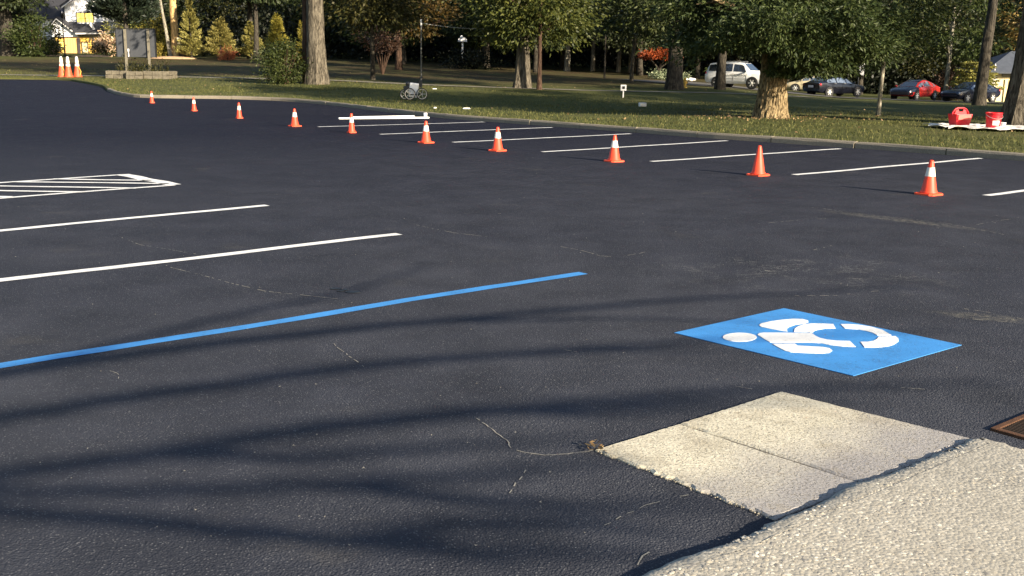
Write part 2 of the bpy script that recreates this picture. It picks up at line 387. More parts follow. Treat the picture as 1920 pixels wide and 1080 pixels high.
def quads(name, V, mat_, parent=None, loc=(0, 0, 0), kind=None, n=4, mats=None, mi=None):
    """V: (N*n, 3) array of loose n-gons -> ONE mesh"""
    V = np.asarray(V, dtype=np.float32); nv = len(V); nf = nv // n
    me = bpy.data.meshes.new(name)
    me.vertices.add(nv); me.vertices.foreach_set("co", V.ravel())
    me.loops.add(nv); me.loops.foreach_set("vertex_index", np.arange(nv, dtype=np.int32))
    me.polygons.add(nf); me.polygons.foreach_set("loop_start", np.arange(0, nv, n, dtype=np.int32))
    for m in (mats or [mat_]): me.materials.append(m)
    if mi is not None: me.polygons.foreach_set("material_index", np.asarray(mi, dtype=np.int32))
    me.update(calc_edges=True); me.validate()
    o = link(name, me, parent, loc)
    if kind: o["kind"] = kind
    return o
def unit(a): return a / np.maximum(np.linalg.norm(a, axis=1, keepdims=True), 1e-6)
def leaves(C, axis, length, width, rng, fold=.18):
    """a diamond leaf at each centre, long axis along `axis`, random roll"""
    n = len(C); a = unit(axis)
    r = unit(np.cross(a, rng.normal(size=(n, 3)))); u = np.cross(r, a)
    L = (length * rng.uniform(.7, 1.25, (n, 1))); W = (width * rng.uniform(.7, 1.25, (n, 1)))
    P = np.stack([C, C + a * L * .45 + r * W * .5 + u * W * fold, C + a * L, C + a * L * .45 - r * W * .5 + u * W * fold], 1)
    return P.reshape(-1, 3)

# ------------------------------------------------------------------ ground: lot, lawn, kerb, hill, road, path
KERB = [(30, -6), (22, 3.5), (16.5, 10.4), (12.6, 15.2), (9.41, 19.1), (8.45, 20.3), (7.3, 21.65), (5.65, 23.35), (4.26, 24.75), (2.99, 26.3), (1.5, 28.0), (-.06, 29.8),
        (-2.2, 32.3), (-4.25, 35.6), (-6.19, 39.0), (-7.73, 41.3), (-9.38, 43.1), (-10.89, 44.0), (-12.4, 44.4), (-14.0, 44.45), (-15.41, 44.5), (-16.55, 45.2),
        (-17.94, 47.2), (-19.56, 50.3), (-21.2, 53.85), (-24.12, 58.3), (-26.49, 61.0), (-29.95, 61.4), (-40, 60.5), (-70, 58)]
def resample(P, step):
    P = [Vector((*p, 0)) for p in P]; out = []; 
    # Catmull-Rom through the points
    D = []
    for i in range(len(P) - 1):
        p0, p1, p2, p3 = P[max(i - 1, 0)], P[i], P[i + 1], P[min(i + 2, len(P) - 1)]
        for k in range(24):
            t = k / 24
            D.append(.5 * ((2 * p1) + (p2 - p0) * t + (2 * p0 - 5 * p1 + 4 * p2 - p3) * t * t + (3 * p1 - p0 - 3 * p2 + p3) * t ** 3))
    D.append(P[-1]); acc = 0; out = [D[0]]
    for a, b in zip(D, D[1:]):
        d = (b - a).length
        while acc + d >= step:
            k = (step - acc) / d; a = a.lerp(b, k); d = (b - a).length; out.append(a.copy()); acc = 0
        acc += d
    return out
KP = resample(KERB, .5)
NK = len(KP)
def strip(name, A, B, rows, mat_, zf, power=1.0):
    mb = MB(); n = len(A); V = []
    for j in range(rows + 1):
        t = (j / rows) ** power
        for a, b in zip(A, B):
            x, y = a[0] + (b[0] - a[0]) * t, a[1] + (b[1] - a[1]) * t
            V.append((x, y, zf(x, y, t)))
    F = [(j * n + i, j * n + i + 1, (j + 1) * n + i + 1, (j + 1) * n + i) for j in range(rows) for i in range(n - 1)]
    mb.add(V, F); return mb
def along(P, n):          # polyline resampled to n points
    P = [Vector((*p, 0)) for p in P]; d = [0]
    for a, b in zip(P, P[1:]): d.append(d[-1] + (b - a).length)
    xs = np.linspace(0, d[-1], n)
    return list(zip(np.interp(xs, d, [p.x for p in P]), np.interp(xs, d, [p.y for p in P])))
kp2 = [(p.x, p.y) for p in KP]
near = along([(30, -30), (-70, -30)], NK)
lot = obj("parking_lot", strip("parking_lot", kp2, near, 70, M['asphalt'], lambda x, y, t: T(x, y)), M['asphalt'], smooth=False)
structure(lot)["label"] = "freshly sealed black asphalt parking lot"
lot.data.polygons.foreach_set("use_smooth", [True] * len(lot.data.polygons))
far = along([(120, -30), (170, 60), (140, 190), (-150, 190), (-150, 62)], NK)
def lawn_z(x, y, t):
    if t == 0: return T(x, y) - .06
    return T(x, y) + .10 + (0.010 * math.sin(x * 1.3 + y * .7) + .008 * math.sin(x * .5 - y * 1.9)) * min(1, t * 40)
lawn = obj("lawn", strip("lawn", kp2, far, 150, M['grass'], lawn_z, 1.7), M['grass'])
structure(lawn)["label"] = "mown lawn sloping up to the trees"
lawn.data.polygons.foreach_set("use_smooth", [True] * len(lawn.data.polygons))
# wooded rise closing the view far behind everything
ridge0 = along([(190, -40), (190, 90), (140, 188), (-150, 188), (-190, 90), (-190, 30)], 120)
ridge1 = along([(330, -80), (330, 160), (220, 330), (-240, 330), (-330, 160), (-330, 0)], 120)
hill = obj("hill", strip("hill", ridge0, ridge1, 20, M['hill'], lambda x, y, t: -4 + 42 * math.sin(min(1, t * 1.6) * math.pi / 2) + 1.5 * math.sin(x * .11 + y * .07)), M['hill'], smooth=True)
structure(hill)
base = MB(); base.add([(-900, -900, -6), (900, -900, -6), (900, 900, -6), (-900, 900, -6)], [(0, 1, 2, 3)])
structure(obj("ground", base, M['grass']))

kerb = structure(link("kerb", None)); kerb["label"] = "weathered concrete kerb between lot and lawn"
def kerb_stones():
    i0 = 16; i1 = next(i for i, p in enumerate(KP) if p.x < -19.3)
    step = 4
    for i in range(i0, i1, step):
        pts = [KP[k] for k in range(i, min(i + step, i1) + 1)]
        if len(pts) < 2: continue
        V = []; prof = [(-.005, -.05), (.0, .085), (.025, .125), (.15, .135), (.17, .12), (.17, -.05)]
        m = MB(); nn = len(pts); jit = random.uniform(-.012, .012)
        for k, p in enumerate(pts):
            a = KP[max(i + k - 1, 0)]; b = KP[i + k + 1]; t = (b - a).normalized(); nrm = Vector((t.y, -t.x, 0))
            if k == 0: p = p + t * .012
            if k == nn - 1: p = p - t * .012
            z = T(p.x, p.y)
            for o, h in prof:
                q = p + nrm * (o + jit); V.append((q.x, q.y, z + h + (random.uniform(-.008, .008) if h > 0 else 0)))
        P = len(prof)
        F = [(k * P + j, k * P + j + 1, (k + 1) * P + j + 1, (k + 1) * P + j) for k in range(nn - 1) for j in range(P - 1)]
        F += [tuple(range(P)), tuple(reversed(range((nn - 1) * P, nn * P)))]
        m.add(V, F); obj("kerb_stone", m, M['kerb'], kerb)
# which side is the lawn? normal must point away from the lot (towards +Y mostly)
kerb_stones()

def ribbon(name, pts, width, mat_, dz, step=2.0):
    P = resample(pts, step); A = []; B = []
    for i, p in enumerate(P):
        t = (P[min(i + 1, len(P) - 1)] - P[max(i - 1, 0)]).normalized(); n = Vector((-t.y, t.x, 0))
        A.append(p + n * width / 2); B.append(p - n * width / 2)
    m = strip(name, [(a.x, a.y) for a in A], [(b.x, b.y) for b in B], 3, mat_, lambda x, y, t: T(x, y) + dz)
    return structure(obj(name, m, mat_))
ribbon("path", [(-95, 66.5), (-45, 65), (-29, 65), (-20.85, 64.6), (-15.35, 63.4), (-10.9, 62.4), (-3.93, 59), (1.04, 57.9), (5.64, 57.4), (14.8, 62.0), (19, 66.5)], 1.1, M['path'], .125)["label"] = "pale footpath crossing the lawn"
ribbon("road", [(11.0, 83), (13.0, 79.5), (16.5, 76.3), (24, 76), (40, 76), (90, 70)], 7.5, M['road'], .135)["label"] = "side road with parked vehicles"

# painted markings: thin sheets of paint, children of the lot
def stripe(a, b, width, mat_, z=.004, n=24, wob=.012, label=None, parent=lot, name="painted_line"):
    a, b = Vector((*a, 0)), Vector((*b, 0)); t = (b - a).normalized(); nrm = Vector((-t.y, t.x, 0)); V = []; ph = random.uniform(0, 6)
    for i in range(n + 1):
        p = a.lerp(b, i / n); k = wob * math.sin(ph + i * .55) + wob * .6 * math.sin(ph * 2 + i * .21)
        for s in (-.5, .5):
            e = random.uniform(-.005, .005)
            q = p + nrm * (k + s * width + e); V.append((q.x, q.y, T(q.x, q.y) + z))
    F = [(2 * i, 2 * i + 2, 2 * i + 3, 2 * i + 1) for i in range(n)]
    m = MB(); m.add(V, F); return obj(name, m, mat_, parent, label=label)
starts = [(6.23, 13.55), (4.35, 15.99), (2.4, 18.01), (.56, 19.79), (-1.28, 22.03), (-3.13, 24.31), (-5.06, 26.95)]
ends = [(10.7, 17.2), (8.83, 19.58), (6.78, 21.58), (4.86, 23.61), (2.89, 25.69), (1.02, 28.03), (-.86, 30.32)]
for a, b in zip(starts, ends): stripe(a, b, .115, M['white_paint'])
def ext(a, b, L):
    a, b = Vector(a), Vector(b); return tuple(a + (b - a).normalized() * L)
stripe((.55, 7.98), ext((.55, 7.98), (-2.7, 5.24), 5.6), .105, M['blue_paint'], label="long bright blue stall line")
stripe((-1.09, 9.78), ext((-1.09, 9.78), (-3.76, 7.42), 5.5), .12, M['white_paint'])
stripe((-2.82, 11.72), ext((-2.82, 11.72), (-4.87, 9.68), 5.5), .12, M['white_paint'])
h0, h1 = Vector((-5.60, 14.78)), Vector((-4.47, 13.58)); hd = (Vector((-4.87, 9.68)) - Vector((-2.82, 11.72))).normalized()
stripe(h0 - hd * .0, h0 + hd * 5.4, .10, M['white_paint'], label="upper edge of the hatched aisle"); stripe(h1, h1 + hd * 5.4, .10, M['white_paint'], label="lower edge of the hatched aisle")
stripe(h0, h1, .20, M['white_paint'], .008, label="end line of the hatched aisle")
sl = hd.x / hd.y
for k, (y, tl) in enumerate([(14.08, -.02), (13.70, .01), (13.24, -.10), (12.75, -.05), (12.12, .02), (11.6, -.03), (11.05, .0), (10.5, -.04)]):
    xt = h0.x + sl * (y - h0.y); xb = h1.x + sl * (y - h1.y) if y < h1.y else h0.x + (h0.y - y) * (h1.x - h0.x) / (h0.y - h1.y)
    stripe((xt, y), (xb, y + tl), .10, M['white_paint'], .008, 12, label="hatch stripe of the aisle")
# accessible parking panel
def flat(name, poly, z, mat_, parent, smooth=0, label=None):
    P = [Vector(p) for p in poly]
    for _ in range(smooth):
        Q = []
        for i, p in enumerate(P):
            q = P[(i + 1) % len(P)]; Q += [p.lerp(q, .22), p.lerp(q, .78)]
        P = Q
    m = MB(); m.prism([(p.x, p.y) for p in P], z - .003, z); return obj(name, m, mat_, parent, label=label)
panel = flat("accessible_panel", [(.996, 6.122), (1.848, 6.823), (2.669, 5.917), (1.815, 5.257)], .005, M['blue_paint'], lot, label="blue painted square with a white wheelchair symbol")
SYM = {
 'symbol_head':[(1.485,6.027),(1.476,6.003),(1.463,5.98),(1.446,5.959),(1.425,5.941),(1.402,5.928),(1.377,5.919),(1.353,5.915),(1.33,5.917),(1.309,5.923),(1.291,5.935),(1.278,5.951),(1.269,5.97),(1.265,5.993),(1.267,6.016),(1.275,6.041),(1.287,6.064),(1.305,6.086),(1.326,6.104),(1.349,6.118),(1.374,6.128),(1.399,6.132),(1.423,6.13),(1.445,6.123),(1.463,6.111),(1.476,6.094),(1.485,6.074),(1.487,6.051)],
 'symbol_arm':[(1.554,6.324),(1.58,6.373),(1.656,6.434),(1.744,6.483),(1.827,6.514),(1.892,6.513),(1.922,6.474),(1.91,6.429),(1.875,6.393),(1.809,6.363),(1.75,6.3),(1.718,6.248),(1.701,6.165),(1.651,6.199),(1.6,6.242),(1.559,6.282)],
 'symbol_wheel_front':[(1.736,6.167),(1.759,6.242),(1.8,6.311),(1.852,6.365),(1.913,6.395),(1.976,6.394),(2.055,6.385),(2.037,6.273),(1.965,6.265),(1.915,6.237),(1.88,6.207),(1.855,6.161),(1.796,6.162)],
 'symbol_body':[(1.484,6.09),(1.502,6.127),(1.535,6.145),(1.639,6.15),(1.848,6.148),(1.851,6.084),(1.865,6.03),(1.898,5.989),(1.951,5.965),(2.034,5.961),(2.027,5.827),(1.95,5.834),(1.881,5.864),(1.834,5.906),(1.779,5.919),(1.52,5.91),(1.505,5.974)],
 'symbol_leg':[(1.528,5.884),(1.671,5.891),(1.675,5.847),(1.754,5.832),(1.82,5.824),(1.856,5.797),(1.858,5.747),(1.826,5.696),(1.768,5.679),(1.675,5.685),(1.593,5.699),(1.567,5.726),(1.549,5.79)],
 'symbol_wheel_upper':[(2.089,6.386),(2.145,6.389),(2.204,6.375),(2.271,6.323),(2.318,6.245),(2.329,6.108),(2.237,6.103),(2.229,6.167),(2.203,6.215),(2.163,6.25),(2.082,6.275)],
 'symbol_wheel_rear':[(2.233,6.083),(2.346,6.101),(2.346,6.049),(2.327,5.99),(2.288,5.928),(2.229,5.865),(2.164,5.833),(2.101,5.819),(2.056,5.821),(2.073,5.948),(2.12,5.95),(2.163,5.975),(2.2,6.019)]}
for k, p in SYM.items():
    nm = {'symbol_wheel_front': 'symbol_wheel', 'symbol_wheel_upper': 'symbol_wheel', 'symbol_wheel_rear': 'symbol_wheel'}.get(k, k)
    c_ = (sum(q[0] for q in p) / len(p), sum(q[1] for q in p) / len(p)); p = [(c_[0] + (q[0] - c_[0]) * .95, c_[1] + (q[1] - c_[1]) * .95) for q in p]
    flat(nm, p, .0085, M['white_paint'], panel, 0)
# cracks: narrow wandering ribbons of dust
CR = [[(-.15,4.51),(-.07,4.35),(0,4.21),(.01,4.13),(.06,4.09),(.15,4.06),(.26,4.09),(.38,4.14)],[(.06,3.9),(.02,3.77),(-.01,3.67)],[(.68,3.67),(.53,3.59),(.42,3.49),(.33,3.4)],[(.42,3.1),(.5,3.24),(.55,3.31)],
 [(-3.59,9.37),(-3.29,8.99),(-3.07,8.86),(-2.68,8.58)],[(-2.7,7.99),(-2.35,7.69),(-2.03,7.39),(-1.74,7.15),(-1.49,7.06),(-1.17,6.93)],[(-.98,10.37),(-.57,9.89),(-.21,9.66)],[(.43,9.18),(.61,9.0),(.75,8.74),(.91,8.68)],
 [(.93,8.7),(1.2,8.98)],[(-1.03,5.78),(-.92,5.56),(-.76,5.28)],[(-2.13,5.21),(-2.03,5.13),(-1.98,5.01)],[(.28,5.72),(.38,5.66)],[(2.57,10.74),(3.1,11.06),(3.49,11.21)],[(4.92,10.87),(5.72,11.53)],[(3.5,12.18),(3.97,11.59),(4.34,11.29),(4.66,10.92),(4.91,10.22)],
 [(2.7,9.15),(2.95,9.42)],[(2.03,7.23),(2.34,7.25),(2.72,7.45)],[(3.1,6.88),(3.21,6.79),(3.36,6.61)],[(2.93,6.64),(3.04,6.57),(3.25,6.51)],[(1.15,5.05),(1.29,4.97)],[(2.0,5.06),(2.11,5.04)]]
for ci, c in enumerate(CR):
    L = sum(math.dist(a, b) for a, b in zip(c, c[1:])); n = max(8, int(L / .03)); P = along(c, n); m = MB()
    wd = .0048 if ci in (0, 1, 2, 3, 9, 10, 11, 19, 20) else .006
    off = 0; pts = []
    for i, p in enumerate(P):
        off = off * .8 + random.uniform(-.006, .006); pts.append(Vector((p[0] + off, p[1] - off * .5, .0035)))
    for i in range(n - 1):
        if random.random() < (.12 if ci == 0 else .4): continue
        a, b = pts[i], pts[i + 1]; t = (b - a).normalized(); nr = Vector((-t.y, t.x, 0)) * wd * random.uniform(.4, 1.3) * .5
        m.add([a - nr, b - nr, b + nr, a + nr], [(0, 1, 2, 3)])
    if m.f: obj("crack", m, M['crack'], lot)
# three black drips
for (x, y, r) in [(-1.27, 7.27, .045), (-1.22, 7.20, .03), (-1.13, 7.17, .06), (-1.20, 7.24, .03)]:
    flat("oil_spot", [(x + r * math.cos(a) * random.uniform(.8, 1.1), y + .6 * r * math.sin(a)) for a in np.linspace(0, 2 * math.pi, 13)[:-1]], .0045, M['stain'], lot)
# grit and specks of paint lying on the lot
P = []
for i in range(300):
    y = 3.2 + 26 * random.random() ** 1.6; x = random.uniform(-.5, .48) * y
    if x + y > 27 or (x > .3 and y < 5): continue
    s = random.uniform(.002, .006) * (1 + y * .06)
    a = random.uniform(0, 6.28)
    for k in range(4): P.append((x + s * math.cos(a + k * 1.57) * random.uniform(.6, 1.2), y + s * math.sin(a + k * 1.57) * random.uniform(.6, 1.2), .008 + .004 * (k % 2)))
quads("grit", P, M['speck'], lot, kind="stuff")

# ------------------------------------------------------------------ concrete ramp, raised pavement, drain grate
def ragged_slab(poly, z0, z1, jit, n, seed, rough_edges):
    rg = random.Random(seed); P = []
    for i, p in enumerate(poly):
        q = poly[(i + 1) % len(poly)]; p, q = Vector(p), Vector(q); d = (q - p); nr = Vector((d.y, -d.x)).normalized()
        for k in range(n):
            t = k / n; j = jit * (2.3 if i in rough_edges else .7)
            P.append(p.lerp(q, t) + nr * (rg.uniform(-1, 1) * j if 0 < k else 0))
    m = MB(); N = len(P); c = sum(P, Vector((0, 0))) / N
    ins = [p + (c - p).normalized() * .012 for p in P]
    V = [(p.x, p.y, z0) for p in P] + [(p.x, p.y, z1 - .008) for p in P] + [(p.x, p.y, z1) for p in ins]
    F = [(i, (i + 1) % N, N + (i + 1) % N, N + i) for i in range(N)] + [(N + i, N + (i + 1) % N, 2 * N + (i + 1) % N, 2 * N + i) for i in range(N)]
    F.append(tuple(range(2 * N, 3 * N))); m.add(V, F); return m
ramp_root = structure(link("concrete_ramp", None)); ramp_root["label"] = "sunlit concrete slab pair set into the asphalt"
A, B, Cc, D, E_, G = (.36, 4.12), (1.35, 4.95), (2.025, 4.30), (.955, 3.455), (.768, 4.455), (1.378, 3.788)
def sh(p, q, d): p, q = Vector(p), Vector(q); return tuple(p + (q - p).normalized() * d)
obj("concrete_slab", ragged_slab([A, D, sh(G, D, .007), sh(E_, A, .007)], -.03, .013, .004, 30, 1, (0,)), M['concrete'], ramp_root, label="near slab with the crumbling edge")
obj("concrete_slab", ragged_slab([sh(E_, B, .007), sh(G, Cc, .007), Cc, B], -.03, .014, .004, 30, 2, ()), M['concrete'], ramp_root, label="far slab towards the blue panel")
m = MB(); m.prism([sh(E_, A, .009), sh(E_, B, .009), sh(G, Cc, .009), sh(G, D, .009)][::-1], -.03, .005); obj("joint_filler", m, M['dark_joint'], ramp_root)
# raised aggregate pavement on which the photographer stands
u, v_ = Vector((.78, .63)).normalized(), Vector((.63, -.78)).normalized()
cor = Vector((2.035, 4.280)) 
def pavement():
    H = .040; rg = random.Random(5); edge = []
    L = 9.0; n = 240
    for i in range(n + 1):                      # from far lower left up to the corner
        s = -L + L * i / n; w_ = rg.uniform(-.007, .007) + .012 * math.sin(s * 5) + .008 * math.sin(s * 13 + 1)
        r = max(0, s + .05) 
        edge.append((cor + u * (s - r * .6) + v_ * (-w_ + r * .6), -v_))
    for i in range(1, 161):
        s = 5.0 * i / 160; w_ = rg.uniform(-.006, .006) + .008 * math.sin(s * 9)
        edge.append((cor + v_ * s + u * w_, u))
    V = []; n = len(edge); prof = [(.0, -.03), (.006, .3), (.003, .62), (-.012, .86), (-.035, .98), (-.07, 1.0)]
    for k, (o, h) in enumerate(prof):
        for i, (p, nr) in enumerate(edge):
            q = p + nr * (o + (rg.uniform(-.006, .006) if 0 < k < 5 else 0)); V.append((q.x, q.y, H * h + (rg.uniform(-.003, .003) if k > 1 else 0)))
    P = len(prof); F = [(k * n + i, (k + 1) * n + i, (k + 1) * n + i + 1, k * n + i + 1) for k in range(P - 1) for i in range(n - 1)]
    back = [cor + v_ * 5.0 - u * 9]
    V.append((back[0].x, back[0].y, H)); F.append(tuple(reversed([(P - 1) * n + i for i in range(n)] + [len(V) - 1])))
    m = MB(); m.add(V, F); return m, edge
pm, pedge = pavement()
pave = structure(obj("pavement", pm, M['aggregate'])); pave.data.polygons.foreach_set('use_smooth', [True] * len(pave.data.polygons)); pave["label"] = "raised pavement of pale exposed aggregate"
# loose-looking stones standing proud of the aggregate surface
ico_v = np.array([(0, 0, 1), (.894, 0, .447), (.276, .851, .447), (-.724, .526, .447), (-.724, -.526, .447), (.276, -.851, .447), (.724, .526, -.447), (-.276, .851, -.447), (-.894, 0, -.447), (-.276, -.851, -.447), (.724, -.526, -.447), (0, 0, -1)])
ico_f = [(0, 1, 2), (0, 2, 3), (0, 3, 4), (0, 4, 5), (0, 5, 1), (1, 6, 2), (2, 7, 3), (3, 8, 4), (4, 9, 5), (5, 10, 1), (6, 7, 2), (7, 8, 3), (8, 9, 4), (9, 10, 5), (10, 6, 1)]
tri = np.array(ico_f)
N = 8000
s_ = RNG.uniform(-2.3, -.02, N); t_ = RNG.uniform(.0, 1.6, N)
cx = cor.x + u.x * s_ + v_.x * t_; cy = cor.y + u.y * s_ + v_.y * t_
keep = (cy > 2.2); cx, cy, s_, t_ = cx[keep], cy[keep], s_[keep], t_[keep]; N = len(cx)
rad = RNG.uniform(.003, .009, N) * np.where(RNG.random(N) < .1, 1.4, 1)
ang = RNG.uniform(0, 6.28, N); ax = RNG.uniform(.7, 1.5, N); fl = RNG.uniform(.14, .28, N)
loc = ico_v[None] * np.stack([rad * ax, rad, rad * fl], 1)[:, None] * RNG.uniform(.8, 1.2, (N, 12, 1))
ca, sa = np.cos(ang)[:, None], np.sin(ang)[:, None]
X = loc[..., 0] * ca - loc[..., 1] * sa + cx[:, None]; Y = loc[..., 0] * sa + loc[..., 1] * ca + cy[:, None]
drop = np.clip((.05 - t_) / .05, 0, 1) ** 2 * .03
Z = loc[..., 2] + .0392 - drop[:, None] * .7 - rad[:, None] * .05
V = np.stack([X, Y, Z], -1)[:, tri].reshape(-1, 3)
peb = quads("pebbles", V, M['aggregate'], pave, kind="stuff", n=3, mats=[plain("stone_tan", (.35, .315, .25), .85, .3, 40), plain("stone_pale", (.50, .465, .39), .8, .2, 40), plain("stone_grey", (.23, .215, .19), .85, .3, 40)],
            mi=np.repeat(RNG.choice(3, N, p=[.45, .35, .2]), len(tri)))
# crumbled edge rubble along the near slab and a twist of dead leaves at its corner
V = []
for i in range(90):
    t = random.random(); p = Vector(A).lerp(Vector(D), t); o = random.gauss(0, .010); r = random.uniform(.0015, .005)
    q = Vector((p.x - .4 * abs(o), p.y - .9 * abs(o) + .004, r * .5)); a = random.uniform(0, 6.28)
    W = [(q.x + r * x * math.cos(a) - r * y * math.sin(a), q.y + r * x * math.sin(a) + r * y * math.cos(a), q.z + r * z * .7 + .004) for x, y, z in ico_v]
    for f in ico_f: V += [W[k] for k in f]
quads("rubble", V, M['pale_stone'], ramp_root, kind="stuff", n=3)
n = 24; Cn = np.stack([RNG.normal(.365, .028, n), RNG.normal(4.125, .022, n), RNG.uniform(.01, .035, n)], 1)
dl = quads("dead_leaves", leaves(Cn, RNG.normal(size=(n, 3)) * (1, 1, .35), .028, .013, RNG), M['L_dead'], kind="stuff")
tag(dl, "small clump of dry brown leaves at the corner of the concrete slab", "dead leaves")

# drain grate in the notch beside the pavement corner
gr = thing("drain_grate", "rusty iron drain grate beside the corner of the raised pavement", "drain grate", (2.17, 4.44, -.014), math.atan2(.63, .78))
def gbox(m, x0, x1, y0, y1, z0, z1): m.box(((x0 + x1) / 2, (y0 + y1) / 2, (z0 + z1) / 2), (x1 - x0, y1 - y0, z1 - z0))
m = MB(); GW, GL = .46, .62
gbox(m, 0, GW, -.03, 0, -.02, .028); gbox(m, 0, GW, -GL, -GL + .03, -.02, .028); gbox(m, 0, .03, -GL + .03, -.03, -.02, .028); gbox(m, GW - .03, GW, -GL + .03, -.03, -.02, .028)
obj("frame", m, M['rust'], gr, bevel=.003)
m = MB(); gbox(m, .02, GW - .02, -GL + .02, -.02, .003, .006); obj("pit", m, M['void'], gr)
bar = MB(); bar.box((0, -GL / 2, .017), (.010, GL - .06, .016)); bme = bar.mesh("bar", M['rust_dark'])
for k in range(20): link("bar", bme, gr, (.03 + .02 * (k + .5), 0, 0))
for k in range(5):
    m = MB(); m.box((GW / 2, -GL * (k + 1) / 6, .0125), (GW - .06, .012, .01)); obj("cross_bar", m, M['rust'], gr)

# ------------------------------------------------------------------ traffic cones
def cone_parts(wide, collar):
    side = .285 if wide else .185
    b = MB(); s = side / 2; c = side * .13
    b.prism([(-s + c, -s), (s - c, -s), (s, -s + c), (s, s - c), (s - c, s), (-s + c, s), (-s, s - c), (-s, -s + c)], 0, .022)
    for q in range(4):
        a = q * math.pi / 2 + math.pi / 4; b.box((math.cos(a) * s * .95, math.sin(a) * s * .95, .018), (.05, .04, .02), a)
    k = 1.0 if wide else .80
    y = MB(); y.lathe([(.118 * k, .022), (.112 * k, .04), (.098 * k, .06), (.03, .435), (.026, .448), (.018, .456), (.014, .45)], 24)
    f = lambda z: (.098 * k + (.03 - .098 * k) * (z - .06) / .375) + .002
    parts = [("base", b.mesh("base", M['cone_base'])), ("body", y.mesh("body", M['cone'], True))]
    if collar:
        l = MB(); l.lathe([(f(.245), .245), (f(.36), .36)], 24, cap=False); parts.append(("collar", l.mesh("collar", M['collar'], True)))
    return parts
CK = {(True, True): cone_parts(True, True), (True, False): cone_parts(True, False), (False, True): cone_parts(False, True)}
CONES = [((5.48, 13.58), True, True, "red orange traffic cone nearest the camera at the end of the row"), ((3.75, 15.83), True, False, "plain red orange traffic cone without a white band"),
         ((1.74, 17.92), True, True, "traffic cone beside the third stall line, in front of the oak"), ((-.31, 19.91), True, True, "traffic cone between the second and third wide-based cones, white banded"),
         ((-1.84, 21.77), True, True, "traffic cone beside the right end of the white boards"), ((-3.86, 24.76), False, True, "slim traffic cone standing in front of the white boards"),
         ((-5.69, 27.05), True, True, "wide-based traffic cone just left of the white boards"), ((-8.08, 30.68), False, True, "small slim traffic cone third from the far end"),
         ((-10.7, 34.93), False, True, "small slim traffic cone second from the far end"), ((-14.05, 40.57), False, True, "farthest small traffic cone near the kerb bend")]
CONES[3] = (CONES[3][0], True, True, "white banded traffic cone fourth from the nearest, standing on the second short stall line")
for (x, y), wd, co_, lab in CONES:
    r = thing("traffic_cone", lab, "traffic cone", (x, y, T(x, y) + .001), random.uniform(.55, .95), "traffic cones along the stalls")
    for nme, me in CK[(wd, co_)]: link(nme, me, r)
# three tall cones by the driveway
def tall_cone(x, y, lab, lean):
    r = thing("tall_cone", lab, "tall cone", (x, y, T(x, y) + .10), 0, "tall cones at the driveway")
    m = MB(); m.prism([(.3 * math.cos(a), .3 * math.sin(a)) for a in np.linspace(0, 2 * math.pi, 9)[:-1]], 0, .05); obj("base", m, M['orange'], r)
    m = MB(); m.lathe([(.25, .05), (.235, .12), (.15, .62), (.135, .70)], 20); obj("body", m, M['orange'], r, True)
    m = MB(); m.lathe([(.137, .70), (.12, .86)], 20); obj("collar", m, M['collar'], r, True)
    m = MB(); m.lathe([(.118, .86), (.112, .92)], 20); obj("ring", m, M['orange'], r, True)
    r.scale = (.95, .95, .92)
    m = MB(); m.lathe([(.112, .92), (.085, 1.22), (.06, 1.30), (.03, 1.32)], 20); obj("top", m, M['collar'], r, True)
    if lean:
        m = MB(); m.tube([(lean * .11, -.12, .66), (lean * .3, -.16, .36), (lean * .22, -.22, .10)], .02, 6); obj("tape", m, M['tape'], r)
tall_cone(-27.2, 63.2, "tall white-topped orange cone, leftmost of three at the driveway", .8)
tall_cone(-26.72, 63.0, "tall white-topped cone in the middle of three at the driveway, faded orange body", 0)
tall_cone(-26.3, 63.3, "tall white-topped red cone, rightmost of three, yellow tape hanging from it", 1)

# ------------------------------------------------------------------ white boards on the lot
def board(a, b, w_, h, z, lab):
    a, b = Vector((*a, 0)), Vector((*b, 0)); c = (a + b) / 2; d = b - a
    m = MB(); m.box((0, 0, h / 2), (d.length, w_, h)); o = obj("white_board", m, M['board'], None, bevel=.008, loc=(c.x, c.y, z), rz=math.atan2(d.y, d.x))
    tag(o, lab, "board", "white boards lying on the lot")
board((-5.2, 30.9), (-2.62, 32.05), .13, .045, .004, "longer white board lying nearest the slim cone on the asphalt")
board((-4.95, 31.5), (-3.15, 32.75), .12, .05, .004, "shorter white board lying behind the longer one by the kerb")
pc = MB(); pc.lathe([(.05, 0), (.06, .11), (.055, .12)], 12); o = obj("paint_can", pc, M['white'], None, True, loc=(-2.72, 32.0, .051)); tag(o, "small white can resting on the right end of the long white board", "can")

